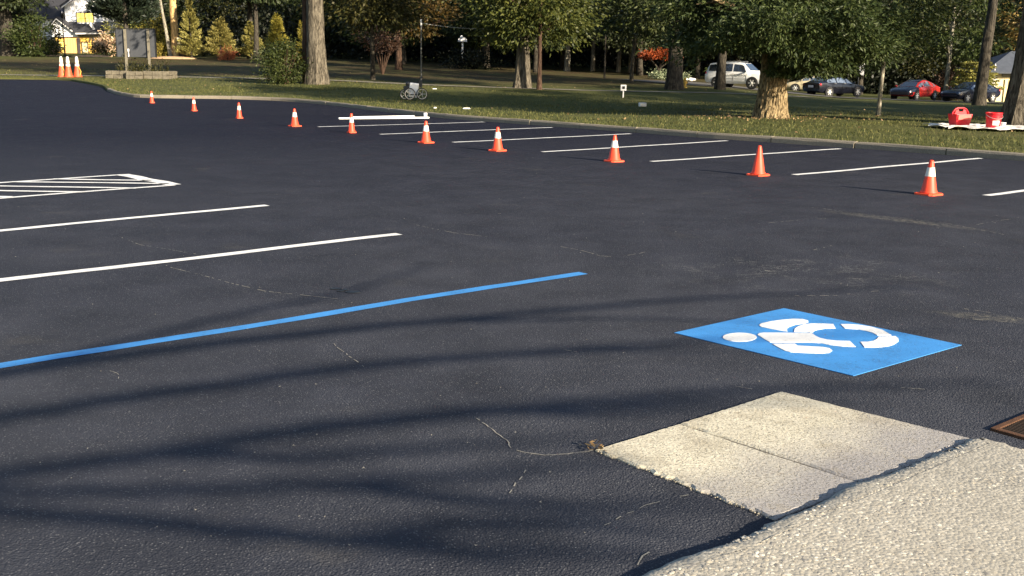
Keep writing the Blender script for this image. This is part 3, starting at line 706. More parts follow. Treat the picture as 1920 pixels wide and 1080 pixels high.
# ------------------------------------------------------------------ leaves and trees
def trunk_mesh(r0, h, lean=(0, 0), seg=14, rows=14, flare=1.35, rough=.06, seed=0, limbs=(), limb_len=2.5, fork=None):
    rg = random.Random(seed); m = MB(); pts = []; rad = []
    for i in range(rows + 1):
        t = i / rows; z = h * t ** 1.4
        pts.append((lean[0] * z + .04 * r0 * 4 * math.sin(z * .7 + seed) * t, lean[1] * z, z - (.15 if i == 0 else 0)))
        rad.append(r0 * ((1 - .62 * t) + (flare - 1) * math.exp(-z / (1.1 * r0 + .08))))
    ridges = [rg.uniform(-1, 1) for _ in range(seg)]
    m.tube(pts, rad, seg, 0, lambda i, k: 1 + rough * (ridges[(k + i // 5) % seg] + .6 * rg.uniform(-1, 1)))
    for z, az, up in limbs:
        p = Vector((lean[0] * z, lean[1] * z, z)); L = limb_len * rg.uniform(.7, 1.2); d = Vector((math.cos(az), math.sin(az), up)).normalized()
        P = [p]; R = []; r1 = r0 * .38 * (1 - .5 * z / h)
        for k in range(1, 6):
            d = (d + Vector((rg.uniform(-.18, .18), rg.uniform(-.18, .18), rg.uniform(-.05, .14)))).normalized(); P.append(P[-1] + d * L / 5)
        m.tube(P, [r1 * (1 - .16 * k) for k in range(6)], 7)
        for k in (2, 3, 4):
            e = (d + Vector((rg.uniform(-.9, .9), rg.uniform(-.9, .9), rg.uniform(-.3, .5)))).normalized()
            m.tube([P[k], P[k] + e * L * .22, P[k] + e * L * .4 + Vector((0, 0, -.05 * L))], [r1 * .4, r1 * .25, r1 * .08], 5)
    return m
def crown_pts(R, z0, z1, clumps, per, rng, sig=.45, low=.55, hollow=.35):
    """clump centres spread through an egg-shaped crown, thicker below; leaves gaussian around each"""
    C = []
    while len(C) < clumps:
        p = rng.uniform(-1, 1, 3); r = np.linalg.norm(p)
        if r > 1 or r < hollow: continue
        z = (p[2] + 1) / 2
        if rng.random() < .35: z = z ** 2 * low                         # extra sprays hanging at the underside
        prof = (1 - (2 * z - .85) ** 2 * .55) if z > .42 else .72 + .28 * z / .42
        C.append((p[0] * R * prof, p[1] * R * prof, z0 + (z1 - z0) * z))
    C = np.array(C); sz = rng.uniform(.6, 1.35, (clumps, 1, 1))
    D = rng.normal(size=(clumps, per, 3)) * np.array([sig, sig, sig * .62]) * sz
    P = (C[:, None] + D); P[..., 2] = np.maximum(P[..., 2], z0 - sig * 1.1 * rng.random(P.shape[:2]) ** 2)
    out = (C * (1, 1, .0))[:, None] / max(R, .1) + D / sig * .6
    return P.reshape(-1, 3), out.reshape(-1, 3)
def leaf_cloud(name, parent, R, z0, z1, clumps, per, size, mt, seed, asp=.45, droop=.5, sig=.45, mats=None, split=None, hollow=.35):
    rng = np.random.default_rng(seed); P, A_ = crown_pts(R, z0, z1, clumps, per, rng, sig, hollow=hollow)
    A_ = A_ + rng.normal(size=A_.shape) * .55 + np.array([0, 0, -droop])
    V = leaves(P, A_, size, size * asp, rng)
    mi = None
    if mats: mi = (P[:, 0] * split[0] + P[:, 2] * split[1] + rng.normal(0, .5, len(P)) > split[2]).astype(np.int32)
    return quads(name, V, mt, parent, mats=mats, mi=mi)
TREE_GROUP = "trees standing around the lawn"
def tree(name, lab, x, y, r, h, bark, leaf, R, z0, z1, clumps=70, per=60, size=.22, lean=(0, 0), seed=0, flare=1.35, seg=14, rough=.06, nl=6, group=TREE_GROUP, cat="tree", sig=None, dz=.10, asp=.45, droop=.5, mats=None, split=None, off=(0, 0)):
    t = thing(name, lab, cat, (x, y, T(x, y) + dz), 0, group)
    rg = random.Random(seed)
    lim = [(max(z0 * .95, h * .25) + (h - z0) * .75 * k / nl, rg.uniform(0, 6.28), rg.uniform(.1, .8)) for k in range(nl)]
    obj("trunk", trunk_mesh(r, h, lean, seg, 16, flare, rough, seed, lim, R * .8), bark, t, True)
    c = leaf_cloud("crown", t, R, z0, z1, clumps, per, size, leaf, seed + 50, asp, droop, sig or R * .125, mats, split)
    c.location = (lean[0] * (z0 + z1) / 2 + off[0], lean[1] * (z0 + z1) / 2 + off[1], 0)
    return t
def px_z(x, y, py, px):            # only a convenience for reading heights off known sight lines is not needed at render time
    return 0
# the near oak with its broad furrowed trunk
oak = thing("oak_tree", "big oak with a broad furrowed sunlit trunk and low dark green leaves", "tree", (8.1, 33.0, T(8.1, 33) + .1), 0, TREE_GROUP)
rg = random.Random(3)
obj("trunk", trunk_mesh(.455, 11, (.012, 0), 56, 60, 1.28, .05, 3, [(2.1 + k * .55, rg.uniform(0, 6.28), rg.uniform(-.05, .6)) for k in range(12)], 3.6), M['bark_oak'], oak, False)
P1, A1 = crown_pts(4.2, 1.75, 11.5, 210, 200, np.random.default_rng(11), .40, .4)
P2, A2 = crown_pts(3.9, 1.42, 4.6, 125, 210, np.random.default_rng(12), .27, .8, .1)
PP = np.concatenate([P1, P2]); AA = np.concatenate([A1, A2]); rr = np.random.default_rng(13)
keep = ~((PP[:, 0] < -.35) & (PP[:, 0] > -2.4) & (PP[:, 2] < 2.05)) & ~((PP[:, 0] < .75) & (PP[:, 1] > .2) & (PP[:, 2] < 2.2)) & ~(PP[:, 2] < 1.3); PP, AA = PP[keep], AA[keep]
# leaves grow in rosettes: several leaves fan from each twig end
K = 3; Pn = np.repeat(PP, K, 0) + rr.normal(0, .02, (len(PP) * K, 3)); An = np.repeat(AA + rr.normal(size=AA.shape) * .3, K, 0) + rr.normal(size=(len(PP) * K, 3)) * .75 + (0, 0, -.45)
sel = rr.random(len(Pn)) < .62
quads("crown", leaves(Pn[sel], An[sel], .165, .052, rr), M['L_oak'], oak)

tree("sapling", "slender young tree with a thin pale trunk right of the oak", 12.5, 35.9, .085, 7, M['bark_pale'], M['L_mid'], 2.6, 2.0, 7.5, 90, 110, .15, (.02, 0), 21, 1.15, 10, .03, cat="sapling")
tree("old_tree", "thick grey-brown trunk rising at the right edge behind the red bucket", 14.75, 30.0, .62, 12, M['bark_grey'], M['L_mid'], 3.6, 4.6, 13, 120, 130, .2, (.03, .0), 22, 1.35, 30, .07)
tree("leaning_tree", "dark leaning trunk in front of the pale garage", 26.6, 60.0, .36, 14, M['bark_dark'], M['L_dark'], 3.6, 9.0, 15, 90, 80, .3, (.035, 0), 23, 1.2)
tree("thin_tree", "thin grey trunk beside the red car, by the layered yellow-green shrub", 35.3, 86, .21, 12, M['bark_pale'], M['L_mid'], 4.4, 3.2, 13, 90, 80, .34, (.01, 0), 24)
tree("dark_tree", "dark thick trunk just left of the white police-style car and rust coloured tree", 9.6, 63.3, .5, 13, M['bark_dark'], M['L_oak'], 4.6, 3.6, 14, 130, 110, .27, (0, 0), 25, 1.25)
bpy.data.objects["dark_tree"]["label"] = "dark thick trunk standing just right of the rust coloured small tree"
tree("dark_tree", "dark trunk hiding the rear end of the white patrol car", 13.2, 67.5, .34, 12, M['bark_dark'], M['L_oak'], 4.2, 3.3, 13, 120, 100, .28, (.01, 0), 26, 1.2)
tree("lawn_tree", "mottled brown trunk with bright yellow-green leaves in the middle of the lawn", .42, 58.5, .42, 15, M['bark_grey'], M['L_yel'], 4.6, 2.5, 17, 210, 120, .24, (.015, 0), 27, 1.35, 16, .07)
tree("thin_tree", "thin dark trunk close beside the mottled brown trunk on the lawn", 1.35, 57.2, .14, 10, M['bark_red'], M['L_yel'], 2.8, 3.2, 10.5, 70, 90, .22, (.0, 0), 28)
tree("big_tree", "big double trunk left of the lawn beside the golden-topped shrub", -10.75, 57.3, .56, 17, M['bark_grey'], M['L_olive'], 6.6, 6.9, 19, 200, 90, .34, (-.008, 0), 29, 1.25, 26, .08)
m = trunk_mesh(.36, 15, (-.012, 0), 16, 16, 1.2, .07, 30); obj("second_trunk", m, M['bark_red'], bpy.data.objects["big_tree"], True, loc=(-.52, .45, 0), label="darker reddish trunk grown against the thicker one")
tree("dark_tree", "slim dark trunk left of the red-stemmed shrub on the lawn", -8.7, 64.5, .15, 14, M['bark_dark'], M['L_olive'], 4.8, 3.4, 16, 190, 100, .27, (.0, 0), 31, 1.25)
tree("dark_tree", "dark short trunk below olive and orange leaves, right of the red-stemmed shrub", -9.7, 88, .30, 11, M['bark_red'], M['L_olive'], 5.0, 3.0, 12, 150, 100, .32, (0, 0), 32, 1.3, mats=[M['L_olive'], M['L_orange']], split=(.45, -.12, .1))
tree("dark_tree", "dark trunk right of the white bird house", -2.9, 105, .42, 14, M['bark_dark'], M['L_dark'], 5.6, 3.4, 15, 130, 90, .36, (0, 0), 33, 1.2)
for lab, x, y, r, bk, ln in [("pale lit trunk in the wood, right of the mottled brown tree", 5.2, 105, .30, 'bark_pale', .02), ("pale grey trunk deep in the wood behind the lawn sign", 8.0, 108, .24, 'bark_pale', .0), ("second pale trunk, close left of the leaning one", 10.6, 108, .24, 'bark_pale', .03),
                             ("thin leaning trunk right of the pale trunks", 8.2, 74, .15, 'bark_grey', .05), ("slim grey trunk behind the two pale ones", 12.0, 110, .17, 'bark_pale', .0), ("thin dark stem standing alone on the shaded lawn", 7.0, 82, .08, 'bark_dark', .0)]:
    sx = int(abs(x * 13 + y)); tree("wood_tree", lab, x, y, r, 13, M[bk], [M['L_mid'], M['L_yel'], M['L_dark']][sx % 3], 3.6, 3.4 + (y - 74) * .012, 13, 90, 80, .3, (ln, 0), sx, 1.2)
# left of the lawn
tree("dark_tree", "black trunk at the left end before the white house", -56.6, 118, .85, 15, M['bark_dark'], M['L_dark'], 7, 5.5, 17, 130, 80, .42, (.0, 0), 41, 1.2)
tree("twin_tree", "left one of two dark trunks near the conifers", -28.6, 114.5, .42, 10, M['bark_dark'], M['L_dark'], 4.5, 6.4, 10.5, 90, 70, .4, (0, 0), 42, 1.2)
tree("twin_tree", "right one of two dark trunks near the conifers", -26.9, 110.0, .34, 10, M['bark_dark'], M['L_dark'], 4.5, 6.0, 10.5, 90, 70, .4, (.01, 0), 43, 1.2)
tree("golden_tree", "straight trunk coloured golden like low sun behind the grey sign board", -36.3, 113, .46, 18, M['bark_gold'], M['L_dark'], 3.5, 17.5, 22, 60, 60, .4, (.006, 0), 44, 1.1)
m = trunk_mesh(.22, 12, (-.135, .0), 10, 12, 1.2, .05, 45); obj("side_trunk", m, M['bark_pale'], bpy.data.objects["golden_tree"], True, loc=(-.35, -.5, 0), label="pale thin trunk leaning left")
ub = MB(); ub.box((0, 0, 0), (.42, .3, .75)); o = obj("utility_box", ub, M['cream_wall'], None, bevel=.02, loc=(-35.6, 112.3, T(-36, 113) + 1.95)); tag(o, "cream meter box fixed to the golden trunk", "meter box")
ub = MB(); ub.box((0, 0, .55), (.55, .5, 1.1)); o = obj("utility_cabinet", ub, M['soil'], None, bevel=.02, loc=(-35.3, 112, T(-35.3, 112) + .1)); tag(o, "dark brown cabinet at the foot of the golden trunk", "cabinet")

def conifer(name, lab, x, y, h, R, mt, seed, n=5200, size=.3, bark='bark_dark', zb=.05, cat="conifer", group="conifers"):
    t = thing(name, lab, cat, (x, y, T(x, y) + .1), 0, group); rng = np.random.default_rng(seed)
    m = MB(); m.tube([(0, 0, -.1), (0, 0, h * .5), (0, 0, h * .96)], [R * .07, R * .045, .015], 8); obj("trunk", m, M[bark], t, True)
    nb = 120; bz = zb * h + (h * (1 - zb)) * rng.random(nb) ** 1.35; ba = rng.uniform(0, 6.28, nb); k = rng.integers(0, nb, n); s = rng.random(n) ** .6
    L = R * (1 - bz[k] / h) ** .85 * rng.uniform(.75, 1.12, nb)[k] + .06
    aa = ba[k] + rng.normal(0, .16, n)
    P = np.stack([np.cos(aa) * L * s, np.sin(aa) * L * s, bz[k] + s * L * .35 + rng.normal(0, .05 * h / 3, n)], 1)
    A_ = np.stack([np.cos(aa), np.sin(aa), .75 + 0 * aa], 1) + rng.normal(size=(n, 3)) * .4
    quads("crown", leaves(P, A_, size, size * .3, rng), mt, t); return t
conifer("conifer", "tallest golden-lit conifer, leftmost beside the golden trunk", -34.0, 111, 5.9, 1.55, M['L_gold'], 61, 7000)
conifer("conifer", "broad golden-lit conifer in the middle of the three", -30.9, 111, 4.3, 1.8, M['L_gold'], 62, 7000)
conifer("conifer", "golden-lit conifer at the right, partly behind the two dark trunks", -28.2, 113, 3.7, 1.4, M['L_gold'], 63, 5000)
conifer("conifer", "small yellow conifer rising behind the dark green shrub", -18.4, 82, 4.0, 1.25, M['L_gold2'], 64, 5200, .22)
conifer("conifer", "narrow yellow-green conifer right of the small yellow one", -16.5, 82, 3.5, .6, M['L_gold2'], 66, 2200, .2)
sp = conifer("spruce", "large black-green spruce overhanging the house and the grey sign board", -39.6, 108, 14, 4.3, M['L_spruce'], 65, 20000, .5, zb=.26)

def shrub(name, lab, x, y, R, h, mt, seed, clumps=40, per=60, size=.16, cat="shrub", group="shrubs by the trees", asp=.5, sig=None, mats=None, split=None, zlow=.08):
    t = thing(name, lab, cat, (x, y, T(x, y) + .1), 0, group); rg = random.Random(seed); m = MB()
    for k in range(7):
        a = rg.uniform(0, 6.28); q = R * .6 * rg.random()
        m.tube([(.08 * R * math.cos(a), .08 * R * math.sin(a), -.05), (q * .5 * math.cos(a), q * .5 * math.sin(a), h * .4), (q * math.cos(a), q * math.sin(a), h * .8)], [.035 * R + .01, .022 * R + .006, .006], 5)
    obj("stem", m, M['bark_red'], t, True)
    leaf_cloud("foliage", t, R, zlow * h, h, clumps, per, size, mt, seed, asp, .1, sig or R * .2, mats, split, hollow=.1); return t
shrub("shrub", "dark green rounded shrub beside the big double trunk", -12.5, 57.2, 1.35, 2.3, M['L_mid'], 71, 60, 90, .15)
shrub("shrub", "large dark shrub left of the white house", -52.5, 116, 2.6, 4.3, M['L_mid'], 72, 60, 80, .28)
shrub("shrub", "tall grey-green shrub at the far left behind the dark one", -57.0, 122, 2.6, 6.0, M['L_dark'], 73, 60, 80, .3)
shrub("hydrangea", "cream-flowered hydrangea beside the golden house wall", -46.4, 120, 1.55, 2.6, M['L_cream'], 74, 46, 50, .25, "hydrangea", "hydrangeas by the house", .8, None, [M['L_dark'], M['L_cream']], (0, .5, .45))
shrub("hydrangea", "small cream-flowered hydrangea at the left corner of the house", -54.0, 123, 1.15, 1.9, M['L_cream'], 75, 30, 40, .22, "hydrangea", "hydrangeas by the house", .8, None, [M['L_dark'], M['L_cream']], (0, .5, .4))
shrub("shrub", "yellow-green shrub behind the hydrangea and the grey sign board", -46.3, 124, 1.9, 4.6, M['L_gold'], 76, 46, 70, .24)
shrub("shrub", "round yellow bush right of the grey sign board", -38.3, 113, .75, 1.75, M['L_gold2'], 77, 24, 70, .15)
shrub("shrub", "bright yellow shrub above the grey sign board", -40.0, 118, 2.1, 4.3, M['L_gold2'], 78, 46, 70, .24)
shrub("shrub", "low red-orange bush between the golden conifers", -29.3, 107.5, 1.0, 1.3, M['L_red'], 79, 26, 60, .14)
rs = thing("multi_stem_shrub", "small shrub of bare red V-shaped stems with dark reddish leaves", "shrub", (-9.4, 75, T(-9.4, 75) + .1), 0, "shrubs by the trees")
m = MB()
for k in range(7):
    a = -1.1 + 2.2 * k / 6; m.tube([(0, 0, -.05), (.35 * math.sin(a), .1 * math.cos(k), .9), (.95 * math.sin(a), .2 * math.sin(k * 2), 2.4)], [.06, .035, .014], 6)
obj("stem", m, M['bark_red'], rs, True); leaf_cloud("foliage", rs, 1.35, 1.7, 3.4, 34, 40, .18, M['L_brown'], 80, .5, .2, .3)
rt = thing("rust_tree", "small spreading tree with a flat layer of rust-orange leaves", "tree", (13.0, 95, T(13, 95) + .1), 0, "small garden trees")
m = MB()
for k in range(5):
    a = k * 1.26; m.tube([(0, 0, -.1), (.15 * math.cos(a), .15 * math.sin(a), .9), (1.2 * math.cos(a), 1.2 * math.sin(a), 1.7)], [.09, .07, .03], 6)
obj("trunk", m, M['bark_dark'], rt, True); leaf_cloud("crown", rt, 2.0, 1.75, 2.3, 70, 60, .2, M['L_rust'], 81, .5, .2, .2, hollow=.05)
ls = thing("layered_shrub", "layered pale yellow-green dogwood beside the garage", "shrub", (36.8, 84, T(36.8, 84) + .1), 0, "small garden trees")
m = MB()
for k in range(5): m.tube([(0, 0, -.1), (.3 * math.cos(k * 1.3), .3 * math.sin(k * 1.3), 1.2), (1.2 * math.cos(k * 1.3), 1.2 * math.sin(k * 1.3), 2.6)], [.08, .06, .02], 6)
obj("stem", m, M['bark_red'], ls, True)
Vv = []
for k in range(8):
    rng = np.random.default_rng(90 + k); n = 420; z = 1.2 + k * .27; a = rng.uniform(0, 6.28, n); q = np.sqrt(rng.random(n)) * (1.9 - .12 * k)
    Pq = np.stack([np.cos(a) * q + rng.normal(0, .2), np.sin(a) * q, z + rng.normal(0, .035, n) - .05 * q], 1); Vv.append(leaves(Pq, np.stack([np.cos(a), np.sin(a), -.3 + 0 * a], 1) + rng.normal(size=(n, 3)) * .4, .24, .13, rng))
quads("foliage", np.concatenate(Vv), M['L_gold'], ls)
shrub("shrub", "brown-red leafed bush behind the dark car near the garage", 36.5, 88, 1.5, 2.6, M['L_brown'], 83, 40, 70, .2, group="small garden trees")
fb = shrub("flower_bed", "low bed of pale variegated leaves with white stones under the rust tree", 13.0, 88.5, 1.7, .62, M['L_pale'], 84, 36, 60, .17, "flower bed", "small garden trees", .6, .22)
for k, (dx, r) in enumerate([(1.7, .22), (1.95, .16), (1.4, .13)]):
    m = MB(); m.ball((dx, -.6, .06), r, 9, 6, 0, (1.3, 1, .7)); obj("stone", m, M['white'], fb, True)
tree("amber_tree", "tree with a few amber leaves overhead beside the garage roof", 42.0, 84, .25, 11, M['bark_dark'], M['L_brown'], 3.4, 4.4, 11, 80, 70, .3, (0, 0), 85, mats=[M['L_brown'], M['L_amber']], split=(-.5, -.3, -1.1))

# the wood behind: repeats of three tree kinds, sharing meshes
protos = []
for k, (lf, bk, R, z0, z1, r) in enumerate([('L_dark', 'bark_dark', 5.2, 2.7, 16, .3), ('L_mid', 'bark_grey', 4.6, 2.4, 14, .22), ('L_olive', 'bark_dark', 5.0, 2.9, 15, .26)]):
    rg = random.Random(100 + k)
    tm = trunk_mesh(r, z1 * .9, (.01, 0), 10, 12, 1.25, .05, 100 + k, [(z0 + 1.2 * j, rg.uniform(0, 6.28), rg.uniform(.1, .7)) for j in range(6)], R * .75).mesh("trunk", M[bk], True)
    tmp = leaf_cloud("crown", None, R, z0, z1, 150, 75, .36, M[lf], 110 + k, .5, .4, R * .125)
    protos.append((tm, tmp.data)); bpy.data.objects.remove(tmp)
KINDS = ["dark broad tree in the shaded wood behind the lawn", "green grey-barked tree in the wood behind the lawn", "olive-leaved tree in the wood behind the lawn"]
def wood_tree(k, x, y, s, rz):
    t = thing("background_tree", KINDS[k], "tree", (x, y, T(x, y) + .05), rz, ["dark trees of the wood", "green trees of the wood", "olive trees of the wood"][k])
    t.scale = (s, s, s); link("trunk", protos[k][0], t); link("crown", protos[k][1], t)
rg = random.Random(17)
spots = []
for y0_, n_ in ((96, 13), (108, 16), (122, 20), (136, 22)):
    for i in range(n_):
        x = (-.52 + 1.08 * (i + rg.uniform(.15, .85)) / n_) * y0_; y = y0_ + rg.uniform(-4, 4)
        a = x / y
        if a < -.365 and y < 146: continue                       # keep the house and its sunlit garden open
        if -.36 < a < -.22 and y < 112: continue
        if .36 < a and y < 112: continue
        if 74 < x + y < 95 and y < 130: continue
        spots.append((x, y))
for i, (x, y) in enumerate(spots): wood_tree(rg.choice([0, 0, 1, 2]), x, y, rg.uniform(.8, 1.15), rg.uniform(0, 6.28))
for x, y in [(-78, 152), (-70, 160), (-60, 158), (-50, 150), (-43, 152), (-38, 146)]: wood_tree(0, x, y, 1.25, rg.uniform(0, 6.28))
# trees outside the frame on the right whose shade falls across the lawn
for i, (x, y, s) in enumerate([(27, 27, .95), (31, 31.5, 1.0), (36, 32, 1.1), (33, 39, 1.0), (40, 38, 1.1), (44, 26, 1.1), (52, 52, 1.0)]):
    wood_tree(i % 2, x, y, s, rg.uniform(0, 6.28))
# undergrowth and far wood: masses nobody could count
rng = np.random.default_rng(200); n = 95000
a = rng.uniform(-.34, .62, n); y = rng.uniform(118, 150, n); x = a * y; z = np.abs(rng.normal(0, 2.6, n)) + rng.random(n) * 1.2
zz = np.array([T(p, q) for p, q in zip(x, y)])
P = np.stack([x, y, zz + z], 1)
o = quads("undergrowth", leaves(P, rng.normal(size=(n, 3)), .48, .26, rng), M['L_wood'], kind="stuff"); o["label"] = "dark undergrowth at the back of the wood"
n = 60000; th = rng.uniform(-.75, .85, n); d = rng.uniform(160, 176, n); x = np.sin(th) * d; y = np.cos(th) * d
P = np.stack([x, y, rng.uniform(-3, 24, n)], 1)
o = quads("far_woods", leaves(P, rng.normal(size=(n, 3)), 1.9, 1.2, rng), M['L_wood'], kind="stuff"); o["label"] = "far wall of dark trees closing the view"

# the tree outside the frame (right, behind the camera) whose limbs streak the foreground
SH = Vector((SUND.x, SUND.y)) / SUND.z
ft = thing("shade_tree", "small bare-limbed tree behind the camera throwing streaks of shade", "tree", (3.15, -2.75, .07), 0)
base_xy = Vector((3.15, -2.75)); m = MB()
def limb(G, hs, rs):
    P = [Vector((*(Vector(g) + SH * h - base_xy), h - .07)) for g, h in zip(G, hs)]
    Q = []; R = []
    for i in range(len(P) - 1):
        for k in range(6):
            t = k / 6; Q.append(P[i].lerp(P[i + 1], t) + Vector((random.gauss(0, .004), random.gauss(0, .004), random.gauss(0, .004)))); R.append(1.05 * (rs[i] + (rs[i + 1] - rs[i]) * t))
    Q.append(P[-1]); R.append(rs[-1]); m.tube(Q, R, 8)
F0 = (-2.8, 3.2); f0 = Vector(F0) + SH * 2.9 - base_xy
m.tube([(0, 0, -.1), (.02, .01, .4), (f0.x * .4, f0.y * .4, 1.5), (f0.x, f0.y, 2.83)], [.11, .085, .07, .06], 12)
limb([F0, (-2.9, 4.95), (-1.67, 5.80), (-.6, 6.32), (1.3, 7.1), (3, 7.6)], [2.9, 2.95, 3.0, 3.1, 3.3, 3.6], [.05, .034, .032, .028, .018, .008])
limb([F0, (-2.32, 4.43), (-1.72, 4.83), (-.75, 5.38), (1.08, 5.94), (2.8, 6.3)], [2.9, 2.92, 2.95, 3.05, 3.3, 3.6], [.05, .03, .032, .030, .018, .008])
limb([F0, (-2.0, 3.80), (-1.45, 4.02), (-.85, 4.38), (-.14, 4.62), (1.2, 5.0), (2.6, 5.2)], [2.9, 2.92, 2.95, 3.0, 3.1, 3.4, 3.7], [.045, .03, .032, .036, .036, .022, .008])
limb([F0, (-1.93, 3.62), (-1.41, 3.64), (-.73, 3.73), (-.12, 3.84), (.5, 4.05)], [2.9, 2.92, 2.98, 3.05, 3.2, 3.4], [.045, .024, .024, .026, .022, .01])
limb([F0, (-1.84, 3.45), (-1.34, 3.39), (-.65, 3.27), (-.1, 3.18), (.5, 3.2)], [2.9, 2.9, 2.95, 3.0, 3.1, 3.2], [.045, .03, .032, .034, .03, .014])
limb([(-.75, 5.38), (-.2, 5.55), (.5, 5.7), (1.4, 5.75)], [3.05, 3.2, 3.4, 3.6], [.02, .018, .015, .006])
limb([(-.6, 6.32), (.0, 6.4), (.7, 6.5), (1.6, 6.45)], [3.1, 3.2, 3.4, 3.6], [.018, .016, .014, .006])
limb([(-2.6, 5.2), (-1.9, 6.3), (-1.1, 7.3), (-.6, 8.4)], [2.98, 3.2, 3.4, 3.6], [.02, .018, .015, .006])
limb([(-.73, 3.73), (-.2, 3.62), (.3, 3.55), (.8, 3.6)], [3.05, 3.1, 3.2, 3.3], [.03, .028, .024, .008])
limb([(-.65, 3.27), (-.2, 3.38), (.2, 3.42), (.6, 3.36)], [3.0, 3.05, 3.1, 3.2], [.03, .03, .028, .008])
limb([(-.14, 4.62), (.4, 4.6), (.9, 4.75), (1.7, 4.85)], [3.1, 3.2, 3.3, 3.4], [.026, .022, .018, .006])
limb([(-1.45, 4.02), (-.9, 4.0), (-.3, 4.15), (.4, 4.3)], [2.95, 3.0, 3.1, 3.2], [.026, .024, .02, .006])
limb([F0, (-3.4, 3.9), (-4.5, 5.2), (-6.0, 7.0)], [2.9, 3.3, 4.0, 5.2], [.055, .045, .03, .015])
obj("trunk", m, M['bark_grey'], ft, True)
cr = leaf_cloud("crown", ft, 1.3, 4.6, 6.4, 30, 50, .12, M['L_mid'], 301); cr.location = (f0.x, f0.y, 0)

# ------------------------------------------------------------------ grass tufts, fallen leaves
def on_lawn(n, d0, d1, rng, pw=1.6):
    idx = rng.uniform(18, NK - 25, n); i = idx.astype(int); f = idx - i; K_ = np.array(kp2)
    p = K_[i] * (1 - f)[:, None] + K_[i + 1] * f[:, None]; t = unit(K_[i + 1] - K_[i]); nr = np.stack([t[:, 1], -t[:, 0]], 1)
    d = d0 + (d1 - d0) * rng.random(n) ** pw; q = p + nr * d[:, None]
    return q
rng = np.random.default_rng(400); n = 95000
q = on_lawn(n, .16, 17, rng, 1.5); z = np.array([T(a, b) for a, b in q]) + .10
hgt = rng.uniform(.03, .085, n)
b = np.stack([q[:, 0], q[:, 1], z - .015], 1); A_ = np.stack([rng.normal(0, .45, n), rng.normal(0, .45, n), np.ones(n)], 1); A_ = unit(A_)
s = unit(np.cross(A_, rng.normal(size=(n, 3)))) * .013
V = np.stack([b - s, b + s, b + A_ * hgt[:, None] * 1.3], 1).reshape(-1, 3)
o = quads("grass", V, M['blade'], kind="stuff", n=3); o["label"] = "short grass blades along the lawn"
n = 1500; q = on_lawn(n, .2, 42, rng, 1.0); C = np.stack([q[:, 0], q[:, 1], np.array([T(a, b) for a, b in q]) + .135], 1)
n2 = 320; ang = rng.uniform(0, 6.28, n2); rr2 = np.abs(rng.normal(.9, .9, n2)) + .5
C2 = np.stack([8.1 + np.cos(ang) * rr2 * 1.6, 33 + np.sin(ang) * rr2, np.full(n2, .13)], 1); C = np.concatenate([C, C2])
o = quads("fallen_leaves", leaves(C, rng.normal(size=(len(C), 3)) * (1, 1, .15), .075, .045, rng), M['L_dead'], kind="stuff"); o["label"] = "scattered fallen leaves on the lawn"

# ------------------------------------------------------------------ left: sign board with stone planter, lamp post, house
sx, sy = -22.35, 62.3; sz = T(sx, sy) + .1
sg = thing("sign_board", "grey blank sign board on two tan posts above a stone planter", "sign", (sx, sy, sz), 0)
m = MB(); m.box((0, .1, 2.02), (2.28, .08, 1.58)); obj("board", m, M['grey_board'], sg, bevel=.01)
m = MB()
for a in (-1, 1): m.box((a * 1.155, .1, 2.02), (.06, .11, 1.62))
m.box((0, .1, 2.85), (2.38, .11, .06)); obj("board_frame", m, M['black'], sg)
for dx in (-.58, .77):
    m = MB(); m.box((dx, -.02, 1.38), (.13, .13, 2.9)); obj("post", m, M['post'], sg, bevel=.01)
m = MB(); m.box((-.40, -.1, 1.62), (.08, .05, .16)); m.box((-.40, -.1, 1.40), (.05, .05, .3)); obj("bracket", m, M['white'], sg)
pl = thing("stone_planter", "low planter of stacked stone blocks under the grey sign board", "planter", (sx + .3, sy - .15, T(sx, sy) + .1), 0)
rgp = random.Random(9)
def block_row(x0, x1, y, z, lo=.32, hi=.6, depth=.3, along_y=False):
    x = x0
    while x < x1 - .05:
        l = min(rgp.uniform(lo, hi), x1 - x); hh = .225 + rgp.uniform(-.012, .0)
        m = MB(); c = (x + l / 2, y + rgp.uniform(-.03, .03), z + hh / 2); d = (l - .018, depth + rgp.uniform(-.03, .03), hh)
        if along_y: c = (c[1], c[0], c[2]); d = (d[1], d[0], d[2])
        m.box(c, d, 0); m.v = [tuple(q + rgp.uniform(-.014, .014) for q in p) for p in m.v]
        obj("stone_block", m, M['stone'], pl, bevel=.012); x += l
for lv in range(2):
    block_row(-1.85, -.55, -.55, lv * .235 - .02); block_row(-.55, .35, -.85, lv * .235 - .04); block_row(.35, 1.85, -.55, lv * .235 - .02)
    block_row(-.4, .7, -1.7, lv * .235 - .02, along_y=True); block_row(-.4, .7, 1.7, lv * .235 - .02, along_y=True)
    block_row(-1.85, 1.85, .75, lv * .235 - .02)
m = MB(); m.box((0, .1, .17), (3.2, 1.05, .32)); m.box((-.1, -.58, .15), (.85, .35, .28)); obj("soil", m, M['soil'], pl)
pn = thing("planter_grass", "dry wispy plants growing in the stone planter", "plants", (sx + .3, sy - .15, T(sx, sy) + .42), 0)
rng = np.random.default_rng(500); V = []
for k in range(70):
    p0 = np.array([rng.uniform(-1.5, 1.5), rng.uniform(-.4, .5), 0]); dr = np.array([rng.normal(0, .35), rng.normal(0, .3), 1]); L = rng.uniform(.2, .75) + (.5 if k % 9 == 0 else 0)
    for j in range(12):
        V.append(leaves(np.array([p0 + dr * L * j / 12]), np.array([dr + rng.normal(size=3) * .7]), .16, .05, rng))
quads("stems", np.concatenate(V), M['L_olive'], pn)
m = MB(); lx, ly = -52.0, 122; lz = T(lx, ly)
